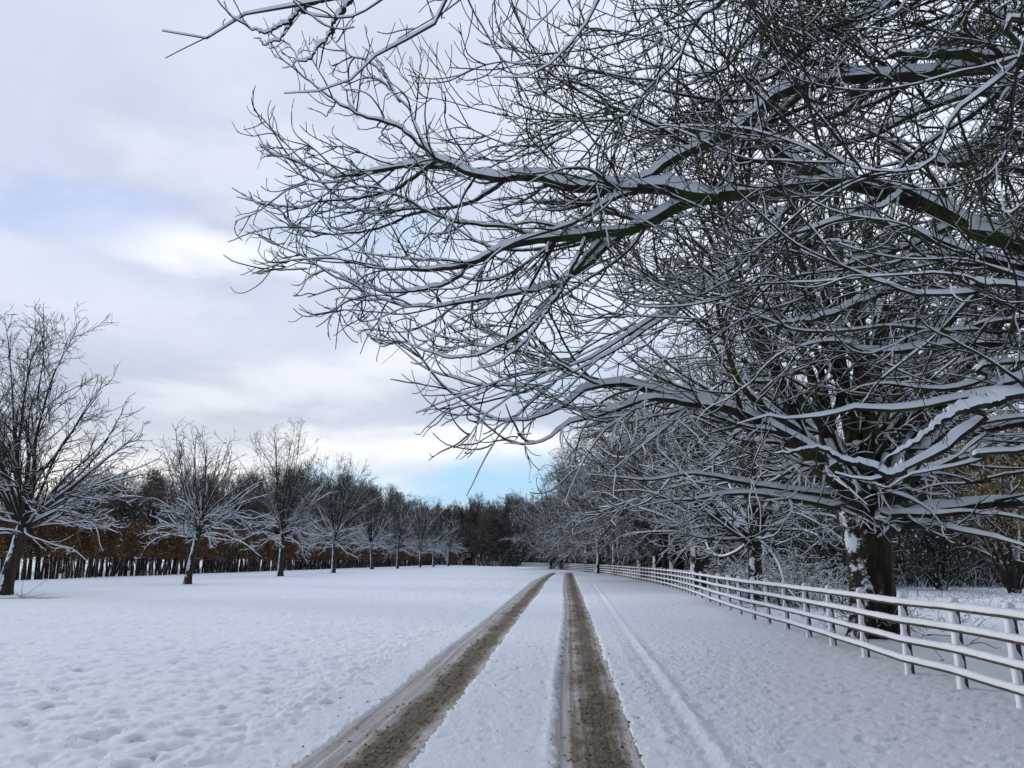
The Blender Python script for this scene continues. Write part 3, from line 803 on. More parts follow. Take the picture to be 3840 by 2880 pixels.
# ---- tree A : big chestnut just outside the frame on the right, its limbs sweep over the track
TA = np.array([10.6, 8.2])
LIMBS_A = [
 # pts, y0, y1, root z, r0, r1
 ([(3840, 924), (3653, 854), (3497, 783), (3300, 715), (3144, 681), (3066, 650), (2960, 600), (2870, 520), (2790, 459)], 7.6, 8.3, 3.6, .115, .045),
 ([(3144, 690), (2980, 715), (2792, 730), (2660, 742), (2541, 775), (2470, 815), (2400, 846), (2334, 869), (2200, 882), (2081, 894), (1912, 920), (1830, 960), (1744, 995), (1617, 1012), (1480, 1010), (1330, 1000)], 7.9, 8.6, None, .095, .014),
 ([(2690, 745), (2560, 728), (2478, 708), (2330, 700), (2165, 709), (2080, 690), (1997, 666), (1828, 666), (1701, 624), (1617, 582), (1560, 480), (1533, 405), (1448, 329)], 7.9, 8.8, None, .080, .010),
 ([(3840, 227), (3732, 258), (3537, 272), (3183, 298), (3050, 315), (2909, 360), (2792, 465), (2637, 552), (2510, 603), (2425, 663), (2306, 680), (2180, 700)], 7.3, 8.2, 7.0, .095, .045),
 ([(3740, 235), (3640, 210), (3537, 204), (3427, 208), (3360, 205), (3308, 225)], 7.3, 7.0, None, .06, .022),
 ([(3480, -60), (3380, 0), (3261, 42), (3176, 85), (3070, 127), (3030, 170), (2985, 212), (2900, 285), (2850, 302), (2790, 297), (2700, 330), (2600, 400)], 7.6, 8.4, 9.0, .085, .015),
 ([(3960, 100), (3840, 212), (3729, 319), (3650, 375), (3580, 433), (3537, 518), (3495, 595), (3431, 637), (3303, 646), (3180, 615), (3060, 570)], 5.2, 5.6, 6.2, .05, .008),
 ([(3840, 565), (3700, 605), (3622, 612), (3560, 618), (3460, 600), (3330, 560)], 8.8, 9.2, 5.0, .08, .025),
 ([(3840, 500), (3700, 520), (3500, 590), (3380, 610), (3250, 640)], 9.4, 9.8, 5.4, .05, .02),
 ([(3840, 1007), (3699, 981), (3620, 950), (3537, 913), (3431, 879), (3325, 845), (3253, 811), (3189, 816), (3080, 850), (2950, 880), (2800, 900)], 7.2, 7.4, 3.5, .085, .014),
 ([(3840, 870), (3686, 837), (3600, 790), (3480, 730), (3400, 700), (3200, 690), (3000, 740), (2850, 770)], 8.6, 9.2, 3.9, .075, .015),
 ([(3840, 1035), (3640, 990), (3495, 973), (3431, 960), (3325, 998), (3155, 1015), (3027, 1024), (2900, 1058), (2760, 1100), (2640, 1130)], 6.8, 7.4, 3.6, .060, .008),
 ([(3840, 1198), (3707, 1240), (3537, 1240), (3325, 1228), (3155, 1240), (2985, 1236), (2900, 1211), (2760, 1190), (2600, 1210)], 7.0, 8.0, 4.4, .058, .010),
 ([(3840, 1292), (3700, 1285), (3537, 1292), (3346, 1321), (3218, 1313), (3155, 1279), (3050, 1290), (2950, 1330)], 7.4, 7.8, 3.9, .062, .012),
 ([(3840, 1079), (3707, 1088), (3580, 1109), (3410, 1100), (3282, 1050), (3134, 994), (3000, 940)], 6.0, 6.0, 4.0, .034, .006),
 ([(3420, 1040), (3346, 1088), (3240, 1130), (3155, 1164), (3049, 1198), (2950, 1210), (2850, 1240)], 8.0, 8.6, None, .035, .008),
 ([(3900, 1420), (3840, 1449), (3665, 1487), (3495, 1521), (3325, 1538), (3206, 1530), (3112, 1555), (2964, 1576), (2880, 1560), (2760, 1590)], 6.4, 7.0, 4.2, .058, .008),
 ([(3840, 1351), (3707, 1419), (3580, 1457), (3452, 1457), (3325, 1440), (3206, 1453), (3190, 1470)], 7.0, 7.3, 4.3, .042, .010),
 ([(3840, 1483), (3707, 1563), (3601, 1640), (3537, 1691), (3431, 1742), (3346, 1784), (3257, 1806), (3180, 1790), (3130, 1775)], 6.2, 6.3, 3.9, .060, .016),
 ([(3840, 1682), (3707, 1716), (3580, 1750), (3474, 1776), (3401, 1789), (3330, 1830)], 6.6, 6.6, 3.3, .046, .010),
 ([(3760, 1500), (3622, 1534), (3516, 1589), (3470, 1630), (3410, 1670), (3312, 1725)], 6.0, 5.8, None, .032, .008),
 ([(3400, 1765), (3346, 1782), (3240, 1746), (3134, 1712), (3070, 1678), (3000, 1690), (2900, 1702)], 6.25, 6.4, None, .030, .005),
 ([(3840, 1767), (3707, 1806), (3537, 1818), (3420, 1840)], 9.0, 9.5, 3.2, .045, .012),
 ([(3840, 1563), (3707, 1623), (3580, 1708), (3495, 1750), (3400, 1790)], 7.0, 6.8, 3.6, .036, .008),
 ([(3840, 640), (3700, 670), (3560, 690), (3400, 740)], 10.0, 10.5, 4.8, .07, .02),
 # high limbs whose ends hang into the top of the picture
 ([(2900, -260), (2722, 0), (2646, 42), (2574, 149), (2544, 221), (2489, 276), (2404, 361), (2374, 412), (2255, 459), (2149, 493), (2073, 455)], 7.4, 7.8, 8.4, .075, .006),
 ([(3100, -160), (2940, 34), (2850, 106), (2782, 170), (2722, 255), (2637, 289), (2510, 361), (2404, 408), (2300, 420)], 8.0, 8.4, 8.6, .07, .007),
 ([(2560, -520), (2400, -250), (2250, 0), (2210, 80), (2150, 150), (2090, 220), (2005, 287), (1912, 300), (1850, 295)], 4.6, 4.4, 8.6, .055, .007),
 ([(2100, -520), (1850, -260), (1660, 10), (1617, 110), (1540, 150), (1440, 186), (1340, 290), (1237, 337), (1150, 350), (1094, 371), (1068, 350)], 4.4, 4.3, 8.8, .045, .0035),
 ([(2000, -520), (1700, -190), (1500, -60), (1280, 0), (1153, 21), (998, 41), (869, 77), (761, 149), (673, 149), (606, 121)], 3.7, 3.5, 8.8, .05, .0035),
 ([(1500, -140), (1360, -90), (1307, 10), (1230, 129), (1153, 222), (1100, 250), (1062, 258)], 3.8, 3.7, None, .020, .003),
 ([(2300, -300), (2123, 0), (2064, 51), (2000, 110), (1950, 180)], 5.2, 5.3, 8.6, .040, .006),
 ([(1240, 2), (1130, 20), (1101, 52), (1055, 139), (998, 165), (941, 144)], 3.65, 3.5, None, .012, .003),
 ([(1150, 22), (1070, 85), (1000, 120), (960, 115), (910, 82)], 3.6, 3.5, None, .010, .003),
 ([(3300, -200), (3100, -60), (2950, 120), (2830, 250), (2700, 420), (2560, 600), (2440, 640)], 9.4, 10.0, 8.8, .07, .01),
 ([(3840, 60), (3700, 120), (3500, 180), (3350, 300), (3150, 430), (3000, 500)], 9.6, 10.4, 7.6, .075, .01),
 ([(3840, 380), (3650, 360), (3450, 420), (3250, 520), (3050, 560), (2850, 600), (2700, 640)], 10, 10.8, 6.0, .07, .01),
 # lower left sprays that droop over the verge
 ([(2334, 880), (2240, 960), (2150, 1030), (2040, 1080), (1900, 1110), (1750, 1130), (1560, 1150), (1400, 1110), (1240, 1010)], 8.4, 8.8, None, .035, .004),
 ([(2260, 900), (2160, 1010), (2070, 1130), (1980, 1230), (1880, 1290), (1760, 1340), (1640, 1330), (1470, 1270)], 8.3, 8.6, None, .032, .004),
 ([(2200, 890), (2120, 1060), (2030, 1200), (1950, 1300), (1850, 1370), (1745, 1395)], 8.2, 8.3, None, .028, .005),
 ([(1790, 980), (1680, 1060), (1560, 1090), (1420, 1090), (1290, 1040), (1200, 1000), (1150, 1010)], 8.5, 8.9, None, .022, .004),
 ([(1700, 630), (1540, 620), (1400, 650), (1250, 660), (1120, 610), (1000, 560), (940, 450)], 8.7, 9.2, None, .030, .004),
 ([(1640, 600), (1500, 700), (1350, 740), (1180, 760), (1060, 800), (980, 790)], 8.7, 9.2, None, .028, .004),
 ([(1900, 672), (1760, 760), (1560, 800), (1400, 860), (1250, 880), (1120, 880), (990, 820)], 8.7, 9.3, None, .030, .004),
 ([(1600, 560), (1480, 470), (1370, 440), (1260, 380), (1160, 300), (1090, 180), (1030, 220)], 8.8, 9.3, None, .026, .004),
 ([(2060, 900), (1900, 850), (1700, 830), (1560, 780), (1380, 800), (1200, 700), (1060, 690)], 8.6, 9.2, None, .026, .004),
 ([(1500, 380), (1420, 260), (1300, 200), (1220, 120)], 8.8, 9.2, None, .018, .004),
]
LV_NEAR = [
 dict(dens=4.0, t0=.16, ang=(22, 55), lenf=(.24, .56), radf=.42, flat=.30, lmin=.6, lmax=2.5, rmin=.011, K=14, wander=.26, up0=-.22, up1=.42, rtip=.0046, det=1, fall=.45, snow=.70),
 dict(dens=3.9, t0=.08, ang=(22, 50), lenf=(.35, .65), radf=.60, flat=.35, lmin=.3, lmax=1.2, rmin=.0072, K=9, wander=.28, up0=-.12, up1=.60, rtip=.0040, det=0, fall=.5, snow=.55),
 dict(dens=3.8, t0=.12, ang=(25, 55), lenf=(.35, .62), radf=.65, flat=.3, lmin=.10, lmax=.5, rmin=.0048, K=4, wander=.22, up0=.2, up1=.8, rtip=.0036, det=0, snow=.25, fall=.4),
]
LV_CLOSE = [
 dict(dens=2.0, t0=.25, ang=(25, 55), lenf=(.10, .20), radf=.45, flat=.30, lmin=.25, lmax=.95, rmin=.006, K=10, wander=.26, up0=-.2, up1=.5, rtip=.0030, det=1, fall=.45),
 dict(dens=3.2, t0=.08, ang=(25, 50), lenf=(.35, .6), radf=.60, flat=.35, lmin=.12, lmax=.45, rmin=.004, K=6, wander=.28, up0=-.05, up1=.60, rtip=.0026, det=0, fall=.5),
]
def shoots(mb, P, Rd, L, rng, dens=1.2):
    p0, d0, ln, r0 = spawn(P, Rd, L, rng, dens, .1, 1, (60, 90), (1, 1), .1, 0, .12, .30, .0028)
    d0 = norm(d0 * 0.5 + np.array([0, 0, 0.9]) * np.where(rng.random(len(d0)) < 0.75, 1, -0.6)[:, None])
    ln = 0.10 + rng.random(len(ln)) ** 2 * 0.38
    Q, Rq = grow(p0, d0, ln, np.full(len(ln), .0036), 3, rng, .08, .1, .1, .0026)
    tubes(mb, Q, Rq, -1, 0.0, None, 0, 2, 2)

def build_tree_A():
    rng = np.random.default_rng(21)
    root = empty('chestnut_tree', (TA[0], TA[1], 0), 'huge snow-laden chestnut beyond the right edge whose long limbs sweep over the whole upper right', 'tree')
    mt, mc, ml = MB(), MB(), MB()
    trunk_tube(mt, [(TA[0], TA[1], -.2), (TA[0] - .05, TA[1], 1.5), (TA[0] + .1, TA[1], 3.6), (TA[0], TA[1] + .1, 6.5), (TA[0] + .1, TA[1], 9.5), (TA[0], TA[1], 12.5)], [.68, .58, .6, .42, .28, .08], 40, 0, .5, 4)
    groups = {}
    allP = []; allR = []; allL = []; inner = []
    for pts, y0, y1, rz, r0, r1 in LIMBS_A:
        rt = None if rz is None else (TA[0] - 0.1, TA[1], rz)
        umin = min(q[0] for q in pts)
        inner.append(umin > 2690 and y0 > 5.7)
        if inner[-1]: r0 *= 1.1; r1 = max(r1 * 1.5, .012)
        if y0 < 5.5 and r0 > .03: r1 = max(r1, .009)
        P, Rd, L = px_limb(pts, y0, y1, rt, r0, r1, 64, rng, .012)
        allP.append(P); allR.append(Rd); allL.append(L)
    P = np.array(allP); Rd = np.array(allR); L = np.array(allL)
    tubes(ml, P, Rd, 2, 1.1, rng, .13, 0, 1, .075)
    # bulging snow heaps on the big limbs
    close = P[:, -1, 1] < 5.5
    zA = lambda Q: 2.75 + .24 * np.maximum(0, np.hypot(Q[:, 0] - TA[0], Q[:, 1] - TA[1]) - 7) + 30 * (np.hypot(Q[:, 0] - TA[0], Q[:, 1] - TA[1]) > 14.2)
    inner = np.array(inner)
    a_ = ~close & ~inner; b_ = ~close & inner
    tree_levels(mt, mc, P[a_], Rd[a_], L[a_], rng, LV_NEAR, 1.0, 2, zmin=zA)
    lvi = [dict(LV_NEAR[0], dens=1.4, t0=.1, rmin=.012, lmax=2.0), dict(LV_NEAR[1], dens=2.4, rmin=.007), dict(LV_NEAR[2], dens=2.2)]
    tree_levels(mt, mc, P[b_], Rd[b_], L[b_], rng, lvi, 1.0, 2, zmin=zA)
    tree_levels(mt, mc, P[close], Rd[close], L[close], rng, LV_CLOSE, 1.0, 2, zmin=zA)
    shoots(mc, P, Rd, L, rng, 3.4)
    # the side away from the frame, for the whole tree to be there
    n = 12
    a = rng.random(n) * PI - PI * .5
    p0 = np.stack([TA[0] + .2 * np.cos(a), TA[1] + .2 * np.sin(a), 3.4 + 6 * rng.random(n)], axis=1)
    d0 = np.stack([np.cos(a), np.sin(a) * .8, .5 + .4 * rng.random(n)], axis=1)
    P2, R2 = grow(p0, d0, 5 + 3 * rng.random(n), np.full(n, .12), 14, rng, .2, 0, .1, .01)
    tubes(ml, P2, R2, 1, 1, rng)
    lv = [dict(LV_NEAR[0], dens=1.0, lmax=3), dict(LV_NEAR[1], dens=1.6)]
    tree_levels(mt, mc, P2, R2, np.full(n, 6.0), rng, lv, 1.0, 1)
    mt.build('trunk', M['trunk'], root).location = (-TA[0], -TA[1], 0)
    ml.build('limbs', [M['bark'], M['snow']], root).location = (-TA[0], -TA[1], 0)
    mc.build('crown', [M['bark'], M['snow'], M['twig']], root).location = (-TA[0], -TA[1], 0)
build_tree_A()

# ---- tree B : big chestnut behind the fence
_b = ground(3290, 2385); TB = np.array([_b[0], _b[1]])
LIMBS_B = [
 # arching limbs, traced
 ([(3110, 1895), (3000, 1880), (2880, 1860), (2760, 1850), (2640, 1870), (2500, 1880), (2380, 1900)], 16.0, 13.5, 2.9, .095, .010),
 ([(3060, 1850), (2900, 1831), (2750, 1800), (2600, 1780), (2450, 1800), (2300, 1790), (2180, 1780)], 16.0, 12.5, 3.0, .085, .008),
 ([(3180, 1850), (3155, 1810), (3048, 1725), (2985, 1597), (2913, 1385), (2830, 1200), (2700, 1080), (2550, 1000)], 16.4, 15.0, 3.0, .27, .02),
 ([(3200, 1840), (3110, 1700), (3080, 1580), (3040, 1400), (2960, 1230), (2880, 1050), (2790, 900)], 16.8, 17.5, 3.0, .21, .02),
 ([(3120, 1750), (2950, 1640), (2800, 1560), (2680, 1520), (2546, 1495), (2405, 1457), (2330, 1440), (2204, 1457), (2107, 1528), (1971, 1571), (1803, 1571)], 15.6, 11.5, 3.4, .19, .010),
 ([(2700, 1530), (2500, 1500), (2400, 1510), (2297, 1539), (2134, 1593), (2025, 1658), (1884, 1663)], 13.8, 11.2, None, .07, .007),
 ([(2980, 783), (2870, 940), (2752, 995), (2596, 1105), (2400, 1230), (2250, 1330), (2100, 1380), (1930, 1400)], 14.0, 12.0, 7.0, .10, .012),
 ([(3000, 950), (2940, 871), (2807, 969), (2680, 998), (2560, 1060), (2420, 1100)], 15.0, 13.5, 5.5, .09, .02),
 ([(2960, 880), (2807, 1015), (2722, 1058), (2637, 1100), (2552, 1151), (2446, 1219), (2330, 1300), (2200, 1370), (2060, 1440), (1900, 1450)], 14.0, 11.8, 5.5, .09, .010),
 ([(3400, 1950), (3480, 1920), (3580, 1905), (3700, 1890), (3840, 1880), (4000, 1850)], 16.4, 15.0, 2.6, .26, .07),
 ([(3380, 1930), (3500, 1925), (3650, 1920), (3760, 1930), (3900, 1960)], 15.8, 13.0, 2.7, .10, .03),
 ([(3470, 1960), (3560, 1980), (3700, 2010), (3840, 2050), (3950, 2100)], 15.6, 12.0, 2.75, .06, .015),
 ([(3230, 1800), (3200, 1650), (3215, 1400), (3235, 1150), (3260, 900), (3290, 650), (3300, 420)], 17.0, 17.6, 3.2, .17, .03),
 ([(3270, 1780), (3290, 1550), (3285, 1300), (3310, 1050), (3350, 800), (3380, 560)], 17.2, 18.4, 3.3, .16, .03),
 ([(3310, 1780), (3350, 1560), (3370, 1300), (3420, 1060), (3500, 820)], 16.8, 17.5, 3.3, .14, .02),
 ([(3240, 1760), (3180, 1500), (3150, 1250), (3130, 1000), (3110, 760), (3060, 560)], 17.4, 19.0, 3.3, .14, .02),
 ([(3340, 1780), (3420, 1600), (3480, 1420), (3560, 1200), (3650, 1000)], 17.0, 18.0, 3.2, .13, .02),
 ([(3230, 1820), (3130, 1640), (3080, 1400), (3010, 1150), (2930, 900), (2850, 700)], 16.9, 17.2, 3.2, .13, .02),
 ([(3370, 1830), (3480, 1680), (3600, 1560), (3740, 1420), (3900, 1300)], 16.5, 16.0, 3.1, .13, .02),
 ([(3250, 1700), (3235, 1400), (3190, 1100), (3200, 800), (3220, 600)], 16.6, 16.0, 3.4, .12, .02),
 ([(3300, 1720), (3330, 1450), (3300, 1150), (3250, 850), (3270, 500)], 17.6, 19.5, 3.4, .13, .02),
 ([(3280, 1650), (3260, 1350), (3330, 1100), (3400, 900), (3420, 700)], 16.0, 15.5, 3.6, .10, .015),
]
def build_tree_B():
    rng = np.random.default_rng(33)
    root = empty('chestnut_tree', (TB[0], TB[1], 0), 'massive dark-trunked chestnut with snow patches on its bole, standing behind the near fence', 'tree')
    mt, mc, ml = MB(), MB(), MB()
    x, y = TB
    trunk_tube(mt, [(x, y, -.3), (x - .02, y, .8), (x + .0, y, 1.8), (x - .02, y, 2.5), (x - .03, y, 3.1), (x - 0.03, y, 3.9)], [.60, .50, .47, .52, .62, .45], 44, 0, .35, 9)
    allP = []; allR = []; allL = []
    for pts, y0, y1, rz, r0, r1 in LIMBS_B:
        rt = None
        if rz is not None:
            sx_ = -0.25 if pts[0][0] < 3230 else (0.25 if pts[0][0] > 3340 else 0.0)
            rt = (x + sx_, y, rz)
        P, Rd, L = px_limb(pts, y0, y1, rt, r0, r1, 26, rng, .025)
        allP.append(P); allR.append(Rd); allL.append(L)
    # procedural dome: the rest of the crown
    n = 30
    a = rng.random(n) * 2 * PI
    elv = R(8) + R(70) * rng.random(n)
    p0 = np.stack([x + .25 * np.cos(a), y + .25 * np.sin(a), 2.9 + 1.4 * rng.random(n)], axis=1)
    d0 = np.stack([np.cos(a) * np.cos(elv), np.sin(a) * np.cos(elv), np.sin(elv)], axis=1)
    Ls = 6.0 + 4.5 * rng.random(n)
    P2, R2 = grow(p0, d0, Ls, .08 + .05 * rng.random(n), 26, rng, .16, .30, -.18, .012)
    P = np.concatenate([np.array(allP), P2]); Rd = np.concatenate([np.array(allR), R2]); L = np.r_[np.array(allL), Ls]
    tubes(ml, P, Rd, 2, 1.0, rng, .13, 0, 1, .065)
    lv = [
      dict(dens=1.8, t0=.2, snow=.8, ang=(25, 60), lenf=(.24, .50), radf=.48, flat=.3, lmin=.9, lmax=3.4, rmin=.020, K=12, wander=.26, up0=-.28, up1=.22, rtip=.007, det=1, fall=.45, out=.5),
      dict(dens=2.2, t0=.08, ang=(25, 55), lenf=(.38, .66), radf=.62, flat=.35, lmin=.5, lmax=1.7, rmin=.012, K=8, wander=.30, up0=-.20, up1=.50, rtip=.006, det=0, snow=.8, fall=.5, out=.35),
      dict(dens=1.8, t0=.12, ang=(25, 55), lenf=(.38, .66), radf=.65, flat=.3, lmin=.2, lmax=.7, rmin=.0066, K=4, wander=.22, up0=.0, up1=.7, rtip=.005, det=0, snow=.5, fall=.4),
    ]
    tree_levels(mt, mc, P, Rd, L, rng, lv, .9, 2, out_c=np.array([x, y, 6.0]), zmin=lambda Q: 1.95 + .10 * np.maximum(0, np.hypot(Q[:, 0] - x, Q[:, 1] - y) - 5))
    # twiggy growth round the foot and hanging snow-furred twigs under the fork
    n = 70
    a = rng.random(n) * 2 * PI; rr = .55 + .15 * rng.random(n)
    p0 = np.stack([x + rr * np.cos(a), y + rr * np.sin(a), .1 + .5 * rng.random(n)], axis=1)
    d0 = np.stack([np.cos(a) * 1.2, np.sin(a) * 1.2, .6 + .6 * rng.random(n)], axis=1)
    P3, R3 = grow(p0, d0, .35 + .45 * rng.random(n), np.full(n, .006), 5, rng, .5, 0, .3, .004)
    tubes(mc, P3, R3, 0, .4, rng)
    n = 9
    p0 = np.stack([x - .3 + 1.0 * rng.random(n), np.full(n, y - .6) - .3 * rng.random(n), 3.0 + .8 * rng.random(n)], axis=1)
    d0 = np.stack([rng.normal(size=n) * .5, -.6 * np.ones(n), -.8 - .3 * rng.random(n)], axis=1)
    P3, R3 = grow(p0, d0, .5 + .9 * rng.random(n), np.full(n, .008), 8, rng, .5, -.2, .1, .004)
    tubes(mc, P3, R3, 0, 1.2, rng)
    mt.build('trunk', M['trunk'], root).location = (-x, -y, 0)
    ml.build('limbs', [M['bark'], M['snow']], root).location = (-x, -y, 0)
    mc.build('crown', [M['bark'], M['snow'], M['twig']], root).location = (-x, -y, 0)
build_tree_B()

# ---- generic broadleaf tree in local coordinates; returns three mesh builders
def gen_tree(seed, H, Rc, tr, fork, n_up, n_skirt, lean=(0, 0), skirt_len=4.0, up_el=(38, 82), lv=None, snow_low=1.0, snow_high=.35, zsplit=(3.0, 7.0), droop=-.25,
             tdet=1, limb_r=.10, trunk_to=None, flare=.5, double=False, out_k=.5, limb_hmax=.05, zmin=1.3, ball=False):
    rng = np.random.default_rng(seed)
    mt, ml, mc = MB(), MB(), MB()
    lx, ly = lean
    top = trunk_to or fork * 1.35
    trunk_tube(mt, [(0, 0, -.3), (lx * .3, ly * .3, fork * .33), (lx * .7, ly * .7, fork * .7), (lx, ly, fork), (lx * 1.25, ly * 1.25, top)], [tr * 1.12, tr * .95, tr * .85, tr * .95, tr * .45], 24, 0, flare, seed)
    a = (np.arange(n_up) * 2.399963 + rng.random() * 6) % (2 * PI)
    elv = R(up_el[0]) + (R(up_el[1]) - R(up_el[0])) * ((np.arange(n_up) * .618034 + rng.random()) % 1)
    p0 = np.stack([lx + tr * .5 * np.cos(a), ly + tr * .5 * np.sin(a), fork * (.88 + .35 * rng.random(n_up))], axis=1)
    d0 = np.stack([np.cos(a) * np.cos(elv), np.sin(a) * np.cos(elv), np.sin(elv)], axis=1)
    # reach the envelope: ellipsoid of radius Rc, top H
    hh = H - fork
    if ball:
        cz, rv = .47 * hh, .53 * hh
        A_ = (np.cos(elv) / Rc) ** 2 + (np.sin(elv) / rv) ** 2; B_ = -2 * np.sin(elv) * cz / rv ** 2; C_ = (cz / rv) ** 2 - 1
        Ls = (-B_ + np.sqrt(np.maximum(B_ * B_ - 4 * A_ * C_, 0))) / (2 * A_) * (.80 + .12 * rng.random(n_up))
    else:
        Ls = 1.0 / np.sqrt((np.cos(elv) / Rc) ** 2 + (np.sin(elv) / hh) ** 2) * (.80 + .12 * rng.random(n_up))
    P, Rd = grow(p0, d0, Ls, limb_r * (.7 + .6 * rng.random(n_up)), 18, rng, .12, -.05, .10, .012)
    def env(Q):
        q = np.sqrt(((Q[:, 0] - lx) ** 2 + (Q[:, 1] - ly) ** 2) / Rc ** 2 + (np.maximum(Q[:, 2] - fork, 0) / hh) ** 2)
        if ball:
            q = np.sqrt(((Q[:, 0] - lx) ** 2 + (Q[:, 1] - ly) ** 2) / Rc ** 2 + ((Q[:, 2] - fork - cz) / rv) ** 2)
        return np.where(Q[:, 2] < fork + 1.8, np.minimum(q, np.hypot(Q[:, 0] - lx, Q[:, 1] - ly) / (max(Rc, skirt_len) * 1.12)), q)
    Ps = [P]; Rs = [Rd]; LL = [Ls]
    if n_skirt:
        a = (np.arange(n_skirt) * 2.399963 + rng.random() * 6) % (2 * PI)
        elv = R(-2) + R(28) * rng.random(n_skirt)
        p0 = np.stack([lx + tr * .6 * np.cos(a), ly + tr * .6 * np.sin(a), fork * (.8 + .45 * rng.random(n_skirt))], axis=1)
        d0 = np.stack([np.cos(a) * np.cos(elv), np.sin(a) * np.cos(elv), np.sin(elv)], axis=1)
        Ls2 = skirt_len * (.65 + .45 * rng.random(n_skirt))
        P2, R2 = grow(p0, d0, Ls2, limb_r * .6 * np.ones(n_skirt), 18, rng, .30, .10, droop, .012)
        Ps.append(P2); Rs.append(R2); LL.append(Ls2)
    P = np.concatenate(Ps); Rd = np.concatenate(Rs); L = np.concatenate(LL)
    z0, z1 = zsplit
    def snowf(Q):
        z = Q[..., 2]
        return snow_high + (snow_low - snow_high) * (1 - np.clip((z - z0) / (z1 - z0), 0, 1))
    s = snowf(P).mean(axis=1)
    for lo, hi in ((-1, .3), (.3, .6), (.6, 9)):
        k = (s > lo) & (s <= hi)
        if k.any(): tubes(ml, P[k], Rd[k], tdet, float(s[k].mean()), rng, .15, 0, 1, limb_hmax)
    tree_levels(mt, mc, P, Rd, L, rng, lv, snowf, 0, out_c=np.array([lx, ly, fork]), hmax=limb_hmax, zmin=zmin, env=env)
    return mt, ml, mc

def place(name, meshes, loc, label, cat='tree', group=None, rz=0.0, s=1.0, mats=None, names=('trunk', 'limbs', 'crown')):
    root = empty(name, loc, label, cat, group, rz, s)
    for nm, me in zip(names, meshes):
        o = bpy.data.objects.new(nm, me); C.objects.link(o); o.parent = root
    return root

def to_meshes(t, mt, mb_):
    return [t[0].mesh('trunk_mesh', [mt]), t[1].mesh('limb_mesh', mb_), t[2].mesh('crown_mesh', mb_)]

LV_ROW = [
 dict(dens=1.9, t0=.15, ang=(22, 50), lenf=(.24, .42), radf=.5, flat=.0, lmin=.8, lmax=3.0, rmin=.016, K=9, wander=.22, up0=.0, up1=.20, rtip=.010, det=0, fall=.5, out=.35),
 dict(dens=2.2, t0=.1, ang=(25, 52), lenf=(.35, .65), radf=.6, flat=.0, lmin=.4, lmax=1.4, rmin=.012, K=6, wander=.36, up0=.0, up1=.40, rtip=.009, det=0, fall=.5, out=.2),
 dict(dens=2.4, t0=.15, ang=(25, 60), lenf=(.4, .7), radf=.7, flat=.0, lmin=.25, lmax=.8, rmin=.009, K=4, wander=.3, up0=.0, up1=.4, rtip=.008, det=-1, snow=.8, fall=.4),
]
row_mats = [M['bark_row'], M['snow']]
LROW = [(9, 2230), (700, 2190), (1050, 2161), (1250, 2148), (1395, 2135), (1490, 2132), (1575, 2128), (1625, 2125.5), (1680, 2122.5), (1712, 2119)]
# evenly spaced avenue, line fitted through the trunk feet
def row_pos(u, v): return ground(u, v)
lab_row = ['tall snowy tree cut by the left edge, nearest of the row by the hedge',
           'leaning-trunked tree with a two-lobed crown, second in the row from the left',
           'taller narrow-crowned tree with a dark trunk, third in the row from the left edge',
           'fourth tree from the left edge in the hedge-side row, its trunk forking low',
           'fifth tree from the left edge in the row along the hedge',
           'sixth tree from the left edge in the row, dark straight trunk against yellow-brown hedge',
           'seventh tree from the left edge in the row along the hedge',
           'eighth tree from the left edge in the row along the hedge',
           'ninth tree from the left, second to last of the row before the brick house',
           'last and farthest tree of the hedge-side row, beside the outside stair of the brick house']
g1 = gen_tree(101, 16.4, 6.4, .36, 3.4, 34, 22, (0.6, 0), 5.2, (24, 86), LV_ROW, 2.0, .30, (4.6, 6.2), -.30, limb_r=.085, tdet=1, ball=True)
g2 = gen_tree(205, 12.2, 5.0, .25, 3.9, 24, 30, (0.55, 0), 4.8, (30, 84), LV_ROW, 2.0, .26, (4.6, 6.0), -.22, limb_r=.065, ball=True)
g3 = gen_tree(309, 17.8, 5.6, .30, 4.6, 26, 30, (0.0, 0), 5.2, (34, 88), LV_ROW, 2.0, .26, (5.2, 7.0), -.24, limb_r=.075, ball=True)
g4 = gen_tree(417, 17.8, 6.6, .30, 4.4, 26, 30, (0.1, .1), 5.6, (30, 86), LV_ROW, 2.0, .26, (5.2, 7.0), -.24, limb_r=.075, ball=True)
gm = [to_meshes(g, M['trunk_row'], row_mats) for g in (g1, g2, g3, g4)]
for i, (u, v) in enumerate(LROW):
    x, y = row_pos(u, v)
    k = [0, 1, 2, 3, 1, 2, 3, 2, 1, 3][i]
    s = [1.0, 1.0, 1.0, 1.0, 1.2, .95, 1.05, 1.1, 1.35, 1.1][i]
    rz = [0.0, 0.0, 0.6, 1.9, 2.4, 3.9, 4.4, 1.1, 5.2, .4][i]
    place('avenue_tree', gm[k], (x, y, 0), lab_row[i], 'tree', 'row of bare trees in front of the hedge', rz, s)

